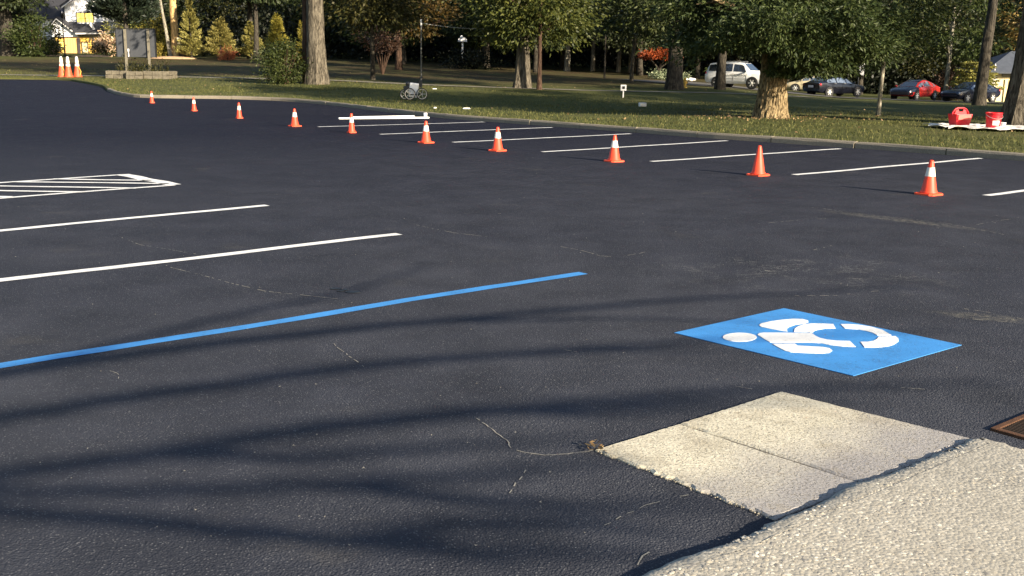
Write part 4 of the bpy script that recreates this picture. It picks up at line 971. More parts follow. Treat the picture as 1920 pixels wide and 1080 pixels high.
lp = thing("lamp_post", "slender dark lamp post in front of the white house", "lamp post", (lx, ly, lz + .1), 0)
m = MB(); m.lathe([(.16, 0), (.14, .15), (.07, .25), (.055, 4.2)], 12); obj("pole", m, M['black'], lp, True)
m = MB(); m.lathe([(.06, 4.2), (.14, 4.3), (.17, 4.9), (.10, 5.05), (.03, 5.2)], 10); obj("lantern", m, M['car_navy'], lp, True)

# white house: coordinates in metres, front facade at y = 138
HY = 138.0
def hx(px): return -63.12 + (px - 60) * .0698
def hz(py, px=120): return 2.42 + (102 - py) * .0713 + (px - 60) * .00085
hs = thing("house", "white gabled house with dark roofs, windows and ground floor coloured golden like low sun", "house", (hx(150), HY, T(hx(150), HY)), 0)
ox, oy, oz = hs.location
def hb(name, mb, mt, label=None, smooth=False, parent=hs):
    mb.v = [(a - ox, b - oy, c - oz) for a, b, c in mb.v]; return obj(name, mb, mt, parent, smooth, label=label)
def hpoly(P): return [(hx(a), hz(b, a)) for a, b in P]
m = MB(); m.vprism(hpoly([(105, 112), (105, 71), (196, 71), (196, 112)]), HY, HY + 8); hb("wall", m, M['wall_gold_sun'], "ground-floor wall coloured golden like low sun")
m = MB(); m.vprism(hpoly([(122, 71), (122, 16), (158, -6), (196, 16), (196, 71)]), HY + .9, HY + 8.5); wall2 = hb("wall", m, M['wall_white'], "white upper gable wall with battens")
m = MB(); m.vprism(hpoly([(103, 71), (103, 52), (115, 40), (150, 66), (150, 71)]), HY - .35, HY + 1.5); wall3 = hb("wall", m, M['wall_white'], "small white gable over the garage")
bat = MB(); bat.box((0, 0, 0), (.06, .05, 1.0)); 
for k in range(9):
    px = 125 + k * 8; top = 16 - 22 * (1 - abs(px - 158) / 37) + 4; bot = 26
    m = MB(); m.vprism(hpoly([(px - .45, bot), (px - .45, top), (px + .45, top), (px + .45, bot)]), HY + .84, HY + .9); hb("batten", m, M['trim'])
for k in range(5):
    px = 108 + k * 8; top = 50 if px < 118 else 42 + (px - 115) * .75
    m = MB(); m.vprism(hpoly([(px - .45, 71), (px - .45, top), (px + .45, top), (px + .45, 71)]), HY - .41, HY - .35); hb("batten", m, M['trim'])
def roofslab(P, y0, y1, mt, nm="roof", lab=None):
    m = MB(); m.vprism(hpoly(P), y0, y1); return hb(nm, m, mt, lab)
roofslab([(158, -12), (158, -8), (117, 19), (116, 15)], HY + .35, HY + 9, M['roof']); roofslab([(158, -12), (201, 15), (200, 19), (158, -8)], HY + .35, HY + 9, M['roof'])
roofslab([(158, -7.6), (158, -5.4), (120, 20), (119, 18)], HY + .30, HY + .36, M['trim'], "bargeboard"); roofslab([(158, -7.6), (198, 18), (197, 20), (158, -5.4)], HY + .30, HY + .36, M['trim'], "bargeboard")
roofslab([(115, 35), (115, 38.5), (101, 53), (99.5, 50.5)], HY - .75, HY + 2, M['roof']); roofslab([(115, 35), (153, 63), (152, 67), (115, 38.5)], HY - .75, HY + 2, M['roof'])
roofslab([(115, 38.7), (115, 40.6), (102, 54), (101, 52.6)], HY - .80, HY - .74, M['trim'], "bargeboard"); roofslab([(115, 38.7), (152, 67), (151, 68.6), (115, 40.6)], HY - .80, HY - .74, M['trim'], "bargeboard")
# skirt roof under the gable, sloping towards the viewer
m = MB(); m.add([(hx(128), HY + .95, hz(43)), (hx(204), HY + .95, hz(43)), (hx(208), HY - 1.0, hz(61)), (hx(146), HY - 1.0, hz(62)), (hx(128), HY + .95, hz(46)), (hx(204), HY + .95, hz(46)), (hx(208), HY - 1.0, hz(63)), (hx(146), HY - 1.0, hz(64))],
            [(0, 3, 2, 1), (4, 5, 6, 7), (3, 7, 6, 2), (0, 4, 7, 3), (1, 2, 6, 5), (0, 1, 5, 4)]); hb("roof", m, M['roof'], "dark skirt roof below the glowing windows")
m = MB(); m.vprism(hpoly([(150, 64.3), (150, 67), (207, 66), (207, 63.3)]), HY - 1.0, HY - .9); hb("fascia", m, M['trim'])
m = MB(); m.vprism(hpoly([(146, 51), (146, 45), (177, 45), (179, 51)]), HY + .55, HY + .88); hb("sill_wall", m, M['wall_white'])
m = MB(); m.vprism(hpoly([(175, 50), (177, 44), (186, 60), (183, 62)]), HY - .6, HY - .5); hb("rafter", m, M['trim'])
# main roof rising behind to the left
m = MB(); m.add([(hx(20), HY + 2.5, hz(38)), (hx(128), HY + 2.5, hz(38)), (hx(128), HY + 9, hz(-30)), (hx(34), HY + 9, hz(-30)), (hx(20), HY + 12, hz(38)), (hx(128), HY + 12, hz(38))], [(0, 1, 2, 3), (3, 2, 5, 4), (0, 3, 4), (1, 5, 2), (0, 4, 5, 1)]); hb("roof", m, M['roof'], "broad dark main roof behind")
m = MB(); m.vprism(hpoly([(26, 112), (26, 38), (122, 38), (122, 112)]), HY + 3.2, HY + 9); hb("wall", m, M['wall_white'], "set-back side wing wall")
for a, b in ((144.5, 158.6), (160.4, 174.5)):
    m = MB()
    for q in ([(a - 1, 49), (a - 1, 47.8), (b + 1, 47.8), (b + 1, 49)], [(a - 1, 28.4), (a - 1, 27), (b + 1, 27), (b + 1, 28.4)], [(a - 1, 47.8), (a - 1, 28.4), (a, 28.4), (a, 47.8)], [(b, 47.8), (b, 28.4), (b + 1, 28.4), (b + 1, 47.8)]): m.vprism(hpoly(q), HY + .80, HY + .9)
    wf = hb("window", m, M['roof_edge'])
    m = MB(); m.vprism(hpoly([(a, 47.8), (a, 28.4), (b, 28.4), (b, 47.8)]), HY + .85, HY + .89); hb("pane", m, M['lit'], parent=wf)
    m = MB(); c = (a + b) / 2; m.vprism(hpoly([(c - .3, 47.6), (c - .3, 28.6), (c + .3, 28.6), (c + .3, 47.6)]), HY + .83, HY + .845); m.vprism(hpoly([(a + .1, 38.4), (a + .1, 37.8), (b - .1, 37.8), (b - .1, 38.4)]), HY + .826, HY + .829); hb("glazing_bar", m, M['tape'], parent=wf)
m = MB(); m.vprism(hpoly([(124, 103), (124, 73), (148, 73), (148, 103)]), HY - .08, HY); gd = hb("garage_door", m, M['garage_door'])
m = MB()
for px in (129, 134, 139, 144): m.vprism(hpoly([(px - .25, 102), (px - .25, 74), (px + .25, 74), (px + .25, 102)]), HY - .10, HY - .081)
hb("groove", m, M['wall_gold_sun'], parent=gd)
m = MB(); m.vprism(hpoly([(148.4, 104), (148.4, 72.5), (152, 72.5), (152, 104)]), HY - .3, HY - .005); hb("post", m, M['roof_edge'])
def hframe(x0, x1, y0, y1, t, d0, d1):
    m = MB(); P = [(x0, y1), (x0, y0), (x1, y0), (x1, y1)]
    m.vprism(hpoly([(x0, y1), (x0, y0), (x0 + t, y0), (x0 + t, y1)]), d0, d1); m.vprism(hpoly([(x1 - t, y1), (x1 - t, y0), (x1, y0), (x1, y1)]), d0, d1)
    m.vprism(hpoly([(x0 + t, y0 + t), (x0 + t, y0), (x1 - t, y0), (x1 - t, y0 + t)]), d0, d1); return m
dr = hb("door", hframe(155, 167, 80, 101, 1.0, HY - .14, HY - .002), M['roof_edge'])
m = MB(); m.vprism(hpoly([(156, 101), (156, 81), (166, 81), (166, 101)]), HY - .08, HY - .003); hb("panel", m, M['yellow_door'], parent=dr)
m = MB()
for k in range(20):
    a = 2 * math.pi * k / 20; m.ball((hx(161.5) + .26 * math.cos(a), HY - .16, hz(94.5) + .26 * math.sin(a)), .11, 6, 4)
hb("wreath", m, M['cream_wall'], parent=dr)
wn = hb("window", hframe(112, 122, 79, 96, .8, HY - .12, HY - .002), M['roof_edge'])
m = MB(); m.vprism(hpoly([(112.8, 95), (112.8, 80), (121.2, 80), (121.2, 95)]), HY - .05, HY - .003); hb("pane", m, M['lit'], parent=wn)
# pale mulch beds in front of the house and below the golden trunk
def bed(x, y, rx, ry, h, lab, mt):
    m = MB(); m.ball((0, 0, 0), 1, 18, 8, 0, (rx, ry, h)); o = structure(obj("mulch_bed", m, mt, None, True, loc=(x, y, T(x, y) + .08))); o["label"] = lab
bed(-36.0, 111.5, 2.5, 2.2, .28, "pale bark mulch round the golden trunk", M['mulch']); bed(-47.5, 118.5, 2.4, 1.0, .22, "pale mulch under the hydrangea", M['mulch']); bed(-53.6, 120.5, 1.8, .8, .16, "pale mulch by the house corner", M['mulch'])

# ------------------------------------------------------------------ garage at the right
gx, gy = 45.6, 93.0; gz = T(gx, gy) + .05
gg = thing("garage", "cream garage with a slate blue roof and a pale yellow door", "garage", (gx, gy, gz), 0)
m = MB(); m.box((0, 3, 1.35), (7.4, 6, 2.7)); obj("wall", m, M['cream_wall'], gg)
m = MB(); m.box((.5, -.05, 2.45), (6.2, .10, .5)); obj("fascia", m, M['grey_wall'], gg)
m = MB(); m.add([(-4.6, -.9, 2.62), (4.6, -.9, 2.62), (3.2, 3, 4.5), (-.6, 3, 4.5), (-4.6, 6.8, 2.62), (4.6, 6.8, 2.62), (-4.6, -.9, 2.5), (4.6, -.9, 2.5), (4.6, 6.8, 2.5), (-4.6, 6.8, 2.5)],
            [(0, 1, 2, 3), (1, 5, 2), (5, 4, 3, 2), (4, 0, 3), (6, 9, 8, 7), (0, 6, 7, 1), (1, 7, 8, 5), (5, 8, 9, 4), (4, 9, 6, 0)]); obj("roof", m, M['roof_blue'], gg)
m = MB(); m.box((-3.3, -.07, 1.28), (.42, .14, 2.2)); obj("pillar", m, M['trim'], gg)
m = MB(); m.box((-1.15, -.06, 1.0), (2.3, .1, 2.0)); gdr = obj("door", m, M['yellow_door'], gg)
for k in range(7):
    m = MB(); m.box((-2.0 + k * .29, -.115, 1.0), (.03, .02, 1.9)); obj("groove", m, M['groove'], gdr)
m = MB(); m.box((2.3, -.06, 1.0), (2.3, .1, 2.0)); obj("door", m, M['yellow_door'], gg)
m = MB(); m.lathe([(.05, 0), (.05, .5)], 8, (-3.55, -.6, 2.6)); m.lathe([(.1, 0), (.03, .25)], 8, (-3.55, -.6, 3.1)); obj("vent_pipe", m, M['trim'], gg, True)

# ------------------------------------------------------------------ vehicles
def car(name, lab, cat, x, y, heading, kind, paint, reflect_paint=None, group="vehicles parked on the side road"):
    r = thing(name, lab, cat, (x, y, T(x, y) + .137), heading, group)
    if kind == 'suv': # x, z_low, z_belt, z_top, half width belt, half width top
        S_ = [(-2.24, .62, .86, .92, .80, .78), (-2.28, .42, 1.02, 1.08, .90, .86), (-2.22, .36, 1.10, 1.22, .92, .82), (-1.98, .34, 1.12, 1.70, .94, .72), (-1.2, .32, 1.12, 1.79, .95, .72), (-.2, .30, 1.10, 1.80, .95, .72), (.5, .30, 1.08, 1.72, .95, .70), (1.12, .30, 1.06, 1.16, .95, .80), (1.25, .32, 1.04, 1.10, .94, .80), (1.95, .36, .98, 1.02, .92, .78), (2.18, .42, .88, .92, .86, .74), (2.26, .50, .72, .74, .78, .70)]
        ax_ = (-1.32, 1.30); rw = .375; win = [(-2.0, -1.28), (-1.16, -.22), (-.12, .78)]; tz = .84
    else:
        S_ = [(-2.26, .58, .78, .82, .74, .70), (-2.32, .40, .92, .96, .86, .78), (-1.98, .30, .98, 1.04, .90, .74), (-1.3, .24, .98, 1.30, .92, .62), (-.55, .22, .96, 1.44, .92, .60), (.05, .22, .94, 1.45, .92, .60), (.55, .22, .92, 1.30, .92, .62), (1.15, .22, .90, .96, .91, .74), (1.3, .24, .88, .93, .91, .76), (1.95, .28, .78, .82, .88, .72), (2.24, .34, .66, .69, .80, .66), (2.34, .42, .56, .58, .70, .60)]
        ax_ = (-1.38, 1.42); rw = .33; win = [(-1.55, -.72), (-.62, .22), (.30, .98)]; tz = .84
    m = MB(); V = []
    for (sx_, zl, zb, zt, wb, wt) in S_:
        V += [(sx_, -wb * .86, zl), (sx_, -wb, zl + .16), (sx_, -wb * 1.01, (zl + zb) / 2 + .05), (sx_, -wb * .97, zb), (sx_, -wt, zt - .03), (sx_, -wt * .8, zt), (sx_, wt * .8, zt), (sx_, wt, zt - .03), (sx_, wb * .97, zb), (sx_, wb * 1.01, (zl + zb) / 2 + .05), (sx_, wb, zl + .16), (sx_, wb * .86, zl)]
    n = 12; F = [(i * n + k, (i + 1) * n + k, (i + 1) * n + (k + 1) % n, i * n + (k + 1) % n) for i in range(len(S_) - 1) for k in range(n)]
    F += [tuple(reversed(range(n))), tuple(range((len(S_) - 1) * n, len(S_) * n))]
    F = [tuple(reversed(f)) for f in F]
    m.add(V, F); obj("body", m, paint, r, True)
    xs = [s[0] for s in S_ if 1]; order = sorted(range(len(S_)), key=lambda i: S_[i][0]); XS = [S_[i][0] for i in order]
    itp = lambda xx, c: float(np.interp(xx, XS, [S_[i][c] for i in order]))
    def side_pt(xx, t, sgn, out=.012):
        zb, zt, wb, wt = itp(xx, 2), itp(xx, 3) - .03, itp(xx, 4) * .97, itp(xx, 5)
        return (xx, sgn * (wb + (wt - wb) * t + out), zb + (zt - zb) * t)
    for sgn in (-1, 1):
        for a, b in win:
            k = 5; P = [side_pt(a + (b - a) * j / k, .08, sgn) for j in range(k + 1)] + [side_pt(b + (a - b) * j / k, tz, sgn) for j in range(k + 1)]
            N_ = len(P); Q = [(p[0], p[1] - sgn * .02, p[2]) for p in P]
            f = tuple(range(N_)) if sgn < 0 else tuple(reversed(range(N_)))
            mm = MB(); mm.add(P + Q, [f] + [(i, (i + 1) % N_, N_ + (i + 1) % N_, N_ + i) for i in range(N_)]); obj("side_window", mm, M['glass'] if kind == 'suv' else M['side_glass'], r)
    def screen(xa, xb, nm):
        za, zb2 = itp(xa, 3), itp(xb, 3); wa, w2 = itp(xa, 5) * .86, itp(xb, 5) * .80; o_ = .014; sg = 1 if xa > xb else -1
        P = [(xa + sg * .01, -wa, za + o_), (xa + sg * .01, wa, za + o_), (xb + sg * .01, w2, zb2 + o_), (xb + sg * .01, -w2, zb2 + o_)]
        Q = [(p[0] - sg * .02, p[1], p[2] - .03) for p in P]; f = (0, 1, 2, 3) if sg > 0 else (3, 2, 1, 0)
        mm = MB(); mm.add(P + Q, [f] + [(i, (i + 1) % 4, 4 + (i + 1) % 4, 4 + i) for i in range(4)]); obj(nm, mm, M['glass'], r)
    if kind == 'suv': screen(1.06, .55, "windscreen"); screen(-2.21, -2.0, "rear_window")
    else: screen(1.12, .58, "windscreen"); screen(-1.92, -1.3, "rear_window")
    for wx in ax_:
        for sgn in (-1, 1):
            wh = link("wheel", None, r, (wx, sgn * (itp(wx, 4) - .075), rw)); wh.empty_display_size = .1
            def rot(mb):
                mb.v = [(p[0], -p[2] * 1.0, p[1]) for p in mb.v]; return mb
            t_m = MB(); t_m.lathe([(rw * .66, -.11), (rw * .93, -.12), (rw, -.08), (rw, .08), (rw * .93, .12), (rw * .66, .11)], 22, cap=False); obj("tyre", rot(t_m), M['tyre'], wh, True)
            a_m = MB(); a_m.lathe([(rw * .67, -.09), (rw * .67, .09)], 22)
            obj("rim", rot(a_m), M['tyre'], wh)
            sp_ = MB()
            for k in range(6):
                a = k * math.pi / 3; sp_.box((math.cos(a) * rw * .36, sgn * .105, math.sin(a) * rw * .36), (rw * .58, .03, rw * .2), 0, 0, 1, Matrix.Rotation(-a, 3, 'Y'))
            sp_.ball((0, sgn * .105, 0), rw * .2, 8, 5)
            obj("spokes", sp_, M['alloy'], wh)
            ar = MB(); ar.lathe([(rw * 1.0, 0), (rw * 1.16, 0), (rw * 1.16, .03), (rw * 1.0, .03)], 22)
            ar = rot(ar); ar.v = [(a + wx, b + sgn * (itp(wx, 4) + .012) + .015, c + rw) for a, b, c in ar.v]; obj("wheel_arch", ar, M['black'], r)
    for sgn in (-1, 1):
        zf = itp(2.1, 2); mm = MB(); mm.ball((2.08, sgn * itp(2.1, 4) * .88, zf - .08), .15, 10, 6, 0, (1.1, .6, .6)); obj("headlight", mm, M['lens_white'], r, True)
        zr = 1.0 if kind == 'suv' else .86; mm = MB(); mm.ball((-2.2, sgn * .80, zr), .16, 10, 6, 0, (.7, .75, 1.1 if kind == 'suv' else .6)); obj("tail_light", mm, M['lens_red'], r, True)
        mm = MB(); mm.box((.92, sgn * 1.03, itp(.9, 2) + .1), (.10, .16, .12)); obj("mirror", mm, paint, r, bevel=.03)
        mm = MB(); mm.box((.05, sgn * .965, .66), (1.9, .012, .012)); 
        for xx in (-1.05, -.12, .85): mm.box((xx, sgn * .962, .78), (.014, .012, .5))
        obj("door_gap", mm, M['black'], r)
        for xx in (-.9, .05): mm = MB(); mm.box((xx, sgn * .975, .94), (.2, .03, .04)); obj("door_handle", mm, M['chrome'], r)
    mm = MB(); mm.box((-2.335 if kind != 'suv' else -2.29, 0, .72), (.02, .5, .16)); obj("number_plate", mm, M['plate'], r)
    mm = MB(); mm.box((2.27 if kind == 'suv' else 2.30, 0, .60), (.06, 1.1, .14)); obj("grille", mm, M['black'], r)
    if reflect_paint is not None:  # dark shells paint reflections over bonnet, roof and bumper
        st2 = [q for q in S_ if q[0] >= 1.1]; mm = MB(); V = []
        for (sx_, zl, zb, zt, wb, wt) in st2:
            e = .012; V += [(sx_ + e, -wb * 1.012 - e, (zl + zb) / 2 + .05), (sx_ + e, -wb * .97 - e, zb + e), (sx_ + e, -wt, zt - .03 + e), (sx_ + e, -wt * .8, zt + e), (sx_ + e, wt * .8, zt + e), (sx_ + e, wt, zt - .03 + e), (sx_ + e, wb * .97 + e, zb + e), (sx_ + e, wb * 1.012 + e, (zl + zb) / 2 + .05)]
        tp = [q for q in S_ if -1.4 < q[0] < .6]; rp = MB(); W = []
        for (sx_, zl, zb, zt, wb, wt) in tp: W += [(sx_, -wt * 1.01, zt - .05), (sx_, -wt * .8, zt + .012), (sx_, wt * .8, zt + .012), (sx_, wt * 1.01, zt - .05)]
        rp.add(W, [(i * 4 + j, (i + 1) * 4 + j, (i + 1) * 4 + j + 1, i * 4 + j + 1) for i in range(len(tp) - 1) for j in range(3)]); obj("roof_dark_shell", rp, reflect_paint, r, True)
        bp = MB(); bp.box((2.28, 0, .50), (.16, 1.52, .26)); bp.box((2.05, -.80, .50), (.34, .14, .24)); bp.box((2.05, .80, .50), (.34, .14, .24)); obj("bumper_dark_shell", bp, reflect_paint, r, bevel=.04)
        k = 8; mm.add(V, [(i * k + j, (i + 1) * k + j, (i + 1) * k + j + 1, i * k + j + 1) for i in range(len(st2) - 1) for j in range(k - 1)]); obj("bonnet_dark_shell", mm, reflect_paint, r, True)
    return r
suv = car("patrol_car", "white patrol car with faint lettering along its side, roof rails and grey wheels", "patrol car", 15.9, 74.2, math.radians(-36), 'suv', M['car_white'])
for row, (z_, h_, xs_) in enumerate([(.92, .055, (-.75, 1.0)), (.80, .03, (-.95, .75))]):
    mm = MB(); x_ = xs_[0]; k = 0
    while x_ < xs_[1]:
        wl = [.12, .10, .14, .09, .13][k % 5]; mm.box((x_ + wl / 2, -.972, z_), (wl, .012, h_)); mm.box((x_ + wl / 2, -.972, z_ + h_ * .9), (wl * .3, .012, h_ * .5)); x_ += wl + .06; k += 1
    obj("lettering", mm, M['decal'], suv)
mm = MB()
for s_2 in (-1, 1): mm.box((-.6, s_2 * .62, 1.84), (1.7, .05, .05)); mm.box((-1.4, s_2 * .62, 1.81), (.06, .05, .06)); mm.box((.2, s_2 * .62, 1.81), (.06, .05, .06))
obj("roof_rail", mm, M['spoke'], suv)
car("sedan", "black sedan seen from behind with a pale number plate and shining side windows", "car", 23.6, 77.5, math.radians(28), 'sedan', M['car_black'])
car("sedan", "red sedan facing the lawn, dark reflections coloured over its bonnet and roof", "car", 29.9, 78.5, math.radians(-137), 'sedan', M['car_red'], M['car_navy'])
car("sedan", "dark navy car half hidden behind the dark leaning trunk", "car", 33.4, 77.0, math.radians(-150), 'sedan', M['car_navy'])
car("sedan", "cream car whose roof shows behind the black sedan", "car", 25.6, 90.0, math.radians(160), 'sedan', M['car_cream'])
# signs on thin posts near the cars
st_ = thing("street_sign", "small pale sign on a post right of the black sedan", "street sign", (26.0, 79.6, T(26, 79.6) + .1), 0)
m = MB(); m.lathe([(.035, 0), (.035, 2.5)], 8); obj("post", m, M['pole'], st_, True)
m = MB(); m.box((.18, -.05, 2.15), (.36, .02, .95)); obj("panel", m, M['trim'], st_)
hy = thing("fire_hydrant", "small yellow-brown fire hydrant right of the dark trunk", "fire hydrant", (10.95, 67.6, T(10.95, 67.6) + .1), 0)
m = MB(); m.lathe([(.15, 0), (.15, .05), (.10, .06), (.10, .45), (.13, .46), (.13, .50), (.10, .52), (.07, .62), (.03, .66)], 14); obj("barrel", m, M['hydrant'], hy, True)
for s_2 in (-1, 1): m = MB(); m.tube([(s_2 * .09, 0, .34), (s_2 * .19, 0, .34)], .055, 8); obj("outlet", m, M['hydrant'], hy)

# ------------------------------------------------------------------ red carrier, bucket, sheet, cup on the grass
m = MB(); nx, ny = 36, 14; sh_rng = np.random.default_rng(600); V = []
for j in range(ny + 1):
    for i in range(nx + 1):
        a, b_ = i / nx, j / ny; x = 11.35 + 3.3 * a + .1 * math.sin(b_ * 9); y = 28.2 + .6 * a * -1 + (b_ - .5) * 1.9 + .12 * math.sin(a * 14)
        V.append((x, y, .145 + .055 * abs(math.sin(a * 17 + b_ * 5)) * abs(math.cos(b_ * 8 + a * 4)) + .02 * sh_rng.random()))
m.add(V, [(j * (nx + 1) + i, j * (nx + 1) + i + 1, (j + 1) * (nx + 1) + i + 1, (j + 1) * (nx + 1) + i) for j in range(ny) for i in range(nx)])
o = obj("dust_sheet", m, M['sheet'], None); s_m = o.modifiers.new("thick", 'SOLIDIFY'); s_m.thickness = .008
tag(o, "crumpled white sheet spread on the grass under the red containers", "sheet")
ct = thing("carrier", "red plastic carrier with an arched handle on the white sheet", "carrier", (12.03, 28.2, .17), .25)
def shell(w0, d0, w1, d1, h, t):
    m = MB(); R = []
    for z, ww, dd in ((0, w0, d0), (h, w1, d1), (h, w1 - t * 2, d1 - t * 2), (t, w0 - t * 2, d0 - t * 2)):
        for a, b_ in ((-1, -1), (1, -1), (1, 1), (-1, 1)): R.append((a * ww / 2, b_ * dd / 2, z))
    F = [(3, 2, 1, 0)]
    for k in range(3): F += [(k * 4 + i, k * 4 + (i + 1) % 4, k * 4 + 4 + (i + 1) % 4, k * 4 + 4 + i) for i in range(4)]
    F.append((12, 13, 14, 15)); m.add(R, F); return m
obj("tub", shell(.40, .30, .50, .38, .32, .02), M['red_plastic'], ct, bevel=.015)
m = MB(); m.box((0, -.195, .235), (.40, .016, .13)); obj("front_panel", m, M['red_pale'], ct, bevel=.006)
m = MB(); m.tube([(-.245, 0, .26), (-.24, 0, .36), (-.16, 0, .45), (-.09, 0, .475), (.09, 0, .475), (.16, 0, .45), (.24, 0, .36), (.245, 0, .26)], .022, 8); obj("handle", m, M['red_plastic'], ct, True)
m = MB(); m.vprism([(-.2, .30), (-.15, .42), (-.08, .45), (-.06, .38), (.06, .38), (.08, .45), (.15, .42), (.2, .30)], -.02, .02); obj("handle_web", m, M['red_plastic'], ct)
bk = thing("bucket", "red bucket with a white label standing on the white sheet", "bucket", (12.62, 27.5, .17), .1)
m = MB(); m.lathe([(.17, 0), (.185, .26), (.20, .27), (.20, .30), (.19, .31), (.195, .355), (.21, .36), (.212, .395), (.195, .395), (.165, .03), (.0, .03)], 26); obj("pail", m, M['red_plastic'], bk, True)
m = MB(); V = []; 
for i in range(9):
    a = -math.pi / 2 - .62 + i * 1.0 / 8
    for z in (.07, .19): rr_ = .17 + .015 * z / .26 + .006; V.append((rr_ * math.cos(a), rr_ * math.sin(a), z))
m.add(V, [(2 * i, 2 * i + 2, 2 * i + 3, 2 * i + 1) for i in range(8)]); obj("label", m, M['label'], bk)
m = MB(); m.tube([(.218 * math.cos(a), .218 * math.sin(a), .34 - .11 * abs(math.sin(a))) for a in np.linspace(math.pi, 2 * math.pi, 12)], .006, 6); obj("bail", m, M['spoke'], bk)
m = MB(); m.lathe([(.055, 0), (.07, .10), (.062, .10), (.05, .01), (0, .01)], 14); o = obj("cup", m, M['white'], None, True, loc=(13.1, 27.95, .19)); tag(o, "small white cup right of the red bucket", "cup")

# ------------------------------------------------------------------ cart, pole, bird house, small items on the lawn
cx_, cy_ = -4.2, 43.6; cz_ = T(cx_, cy_) + .11
cart = thing("push_cart", "small three-wheeled cart with a white tank and black frame on the lawn", "cart", (cx_, cy_, cz_), 0)
m = MB(); m.box((.02, .05, .40), (.34, .34, .58), 0, 0, 1.12, Matrix.Rotation(.12, 3, 'Y')); obj("tank", m, M['white'], cart, bevel=.03)
for (wx, wy, rr_) in [(-.34, -.05, .21), (-.12, -.30, .23), (.37, -.15, .23)]:
    wh = link("wheel", None, cart, (wx, wy, rr_ + .02)); wh.rotation_euler = (0, 0, .35)
    mt_ = MB(); k = 20; mt_.tube([(rr_ * math.cos(2 * math.pi * i / k), 0, rr_ * math.sin(2 * math.pi * i / k)) for i in range(k + 1)], .018, 6); obj("tyre", mt_, M['tyre'], wh)
    mt_ = MB(); mt_.tube([((rr_ - .03) * math.cos(2 * math.pi * i / k), 0, (rr_ - .03) * math.sin(2 * math.pi * i / k)) for i in range(k + 1)], .014, 6); obj("rim", mt_, M['spoke'], wh)
    mt_ = MB()
    for i in range(5): a = 2 * math.pi * i / 5; mt_.tube([(0, 0, 0), ((rr_ - .03) * math.cos(a), 0, (rr_ - .03) * math.sin(a))], .011, 5)
    obj("spokes", mt_, M['spoke'], wh)
m = MB(); m.tube([(-.34, 0, .24), (-.12, -.2, .22), (.37, -.05, .24), (.30, .1, .6), (.36, .12, .9)], .02, 6); m.tube([(-.34, .05, .26), (-.28, .08, .55), (.1, .1, .72), (.32, .1, .74)], .02, 6); obj("frame", m, M['black'], cart, True)
m = MB(); m.box((-.27, .02, .46), (.24, .26, .22)); m.lathe([(.09, 0), (.1, .12), (.06, .18)], 12, (-.22, .0, .57)); obj("engine", m, M['black'], cart, bevel=.02)
m = MB(); m.box((.30, .05, .66), (.12, .16, .28)); m.tube([(.28, -.16, .9), (.34, .0, .93), (.38, .2, .9)], .02, 6); obj("handle", m, M['black'], cart)
m = MB(); m.box((-.20, -.16, .36), (.1, .03, .06)); obj("badge", m, M['spoke'], cart)
pp = thing("thin_pole", "slender grey pole with a pale tip behind the cart", "pole", (-5.45, 61.5, T(-5.45, 61.5) + .1), 0)
m = MB(); m.lathe([(.045, -.05), (.04, 3.25)], 8); obj("shaft", m, M['pole'], pp, True)
m = MB(); m.lathe([(.05, 3.25), (.05, 3.62), (.02, 3.66)], 8); obj("tip", m, M['trim'], pp, True)
m = MB(); z0_ = T(-5.45, 61.5) + 3.65; P = [(-5.4 + 3.6 * t, 61.5 + 1.5 * t, z0_ - .12 - .22 * t - .35 * t * (1 - t)) for t in np.linspace(0, 1, 12)]; m.tube(P, .018, 5)
o = obj("wire", m, M['wire'], None, True); tag(o, "thin wire running right from the tip of the slender pole", "wire")
bh = thing("bird_house", "white bird house on a white post in the dark wood", "bird house", (-4.95, 100, T(-4.95, 100) + .1), 0)
m = MB(); m.box((0, 0, 1.15), (.16, .16, 2.6)); obj("post", m, M['white'], bh)
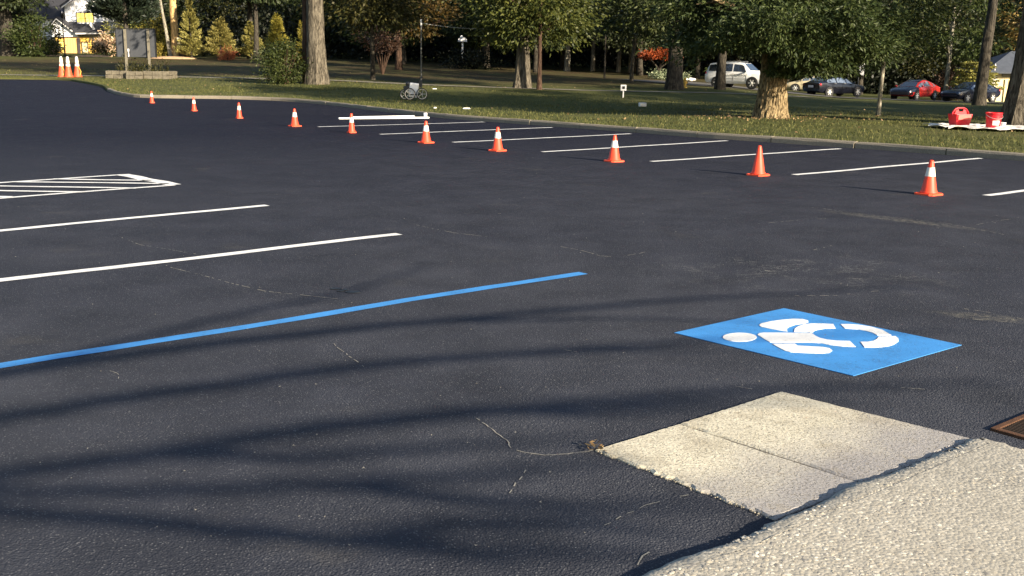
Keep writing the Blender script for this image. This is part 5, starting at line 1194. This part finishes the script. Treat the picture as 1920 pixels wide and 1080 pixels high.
m = MB(); m.vprism([(-.43, 2.45), (.43, 2.45), (.40, 2.68), (.2, 2.86), (.04, 2.94), (-.2, 2.84), (-.40, 2.70)], -.3, .3); m.ball((-.1, 0, 2.92), .13, 8, 5); obj("house", m, M['white'], bh)
m = MB(); m.ball((0, 0, .2), .22, 12, 8); m.lathe([(.1, -.02), (.1, .05)], 10); o = obj("garden_ball", m, M['white'], None, True, loc=(-3.65, 100, T(-3.65, 100) + .95)); tag(o, "white round garden lamp right of the bird house", "garden lamp")
pd = MB(); pd.lathe([(.12, 0), (.10, .95)], 10); o2 = obj("stem", pd, M['black'], o, True, loc=(0, 0, -.93))
shrub("shrub", "low black-green hedge plants under the white bird house", -4.2, 99, 2.4, 1.5, M['L_wood'], 88, 46, 60, .25)
ss = thing("lawn_sign", "small white square frame sign on a stake in the lawn", "lawn sign", (5.15, 49.6, T(5.15, 49.6) + .1), 0)
m = MB()
for c, d in (((0, 0, .56), (.27, .03, .07)), ((0, 0, .36), (.27, .03, .07)), ((-.1, 0, .46), (.07, .03, .13)), ((.1, 0, .46), (.07, .03, .13))): m.box(c, d)
obj("frame", m, M['white'], ss); m = MB(); m.box((0, 0, .46), (.13, .012, .13)); obj("panel", m, M['black'], ss)
m = MB(); m.box((0, 0, .14), (.055, .02, .37)); obj("stake", m, M['white'], ss)
m = MB(); m.box((0, 0, .08), (.27, .2, .15)); o = obj("white_block", m, M['board'], None, bevel=.02, loc=(4.95, 40.4, T(4.95, 40.4) + .12), rz=.2); tag(o, "small white box lying alone on the lawn", "box")
for (x, y, l_, lab) in [(-1.65, 36.2, .26, "long strip of white paper on the grass above the kerb"), (-4.1, 54.0, .22, "white scrap of paper on the lawn right of the cart"), (-2.75, 36.4, .10, "tiny white scrap of paper close to the kerb")]:
    m = MB(); m.box((0, 0, .03), (l_, .09, .035), 0, 0, .8); o = obj("paper_scrap", m, M['white'], None, loc=(x, y, T(x, y) + .12), rz=random.uniform(-.2, .2)); tag(o, lab, "paper scrap", "paper scraps on the grass")
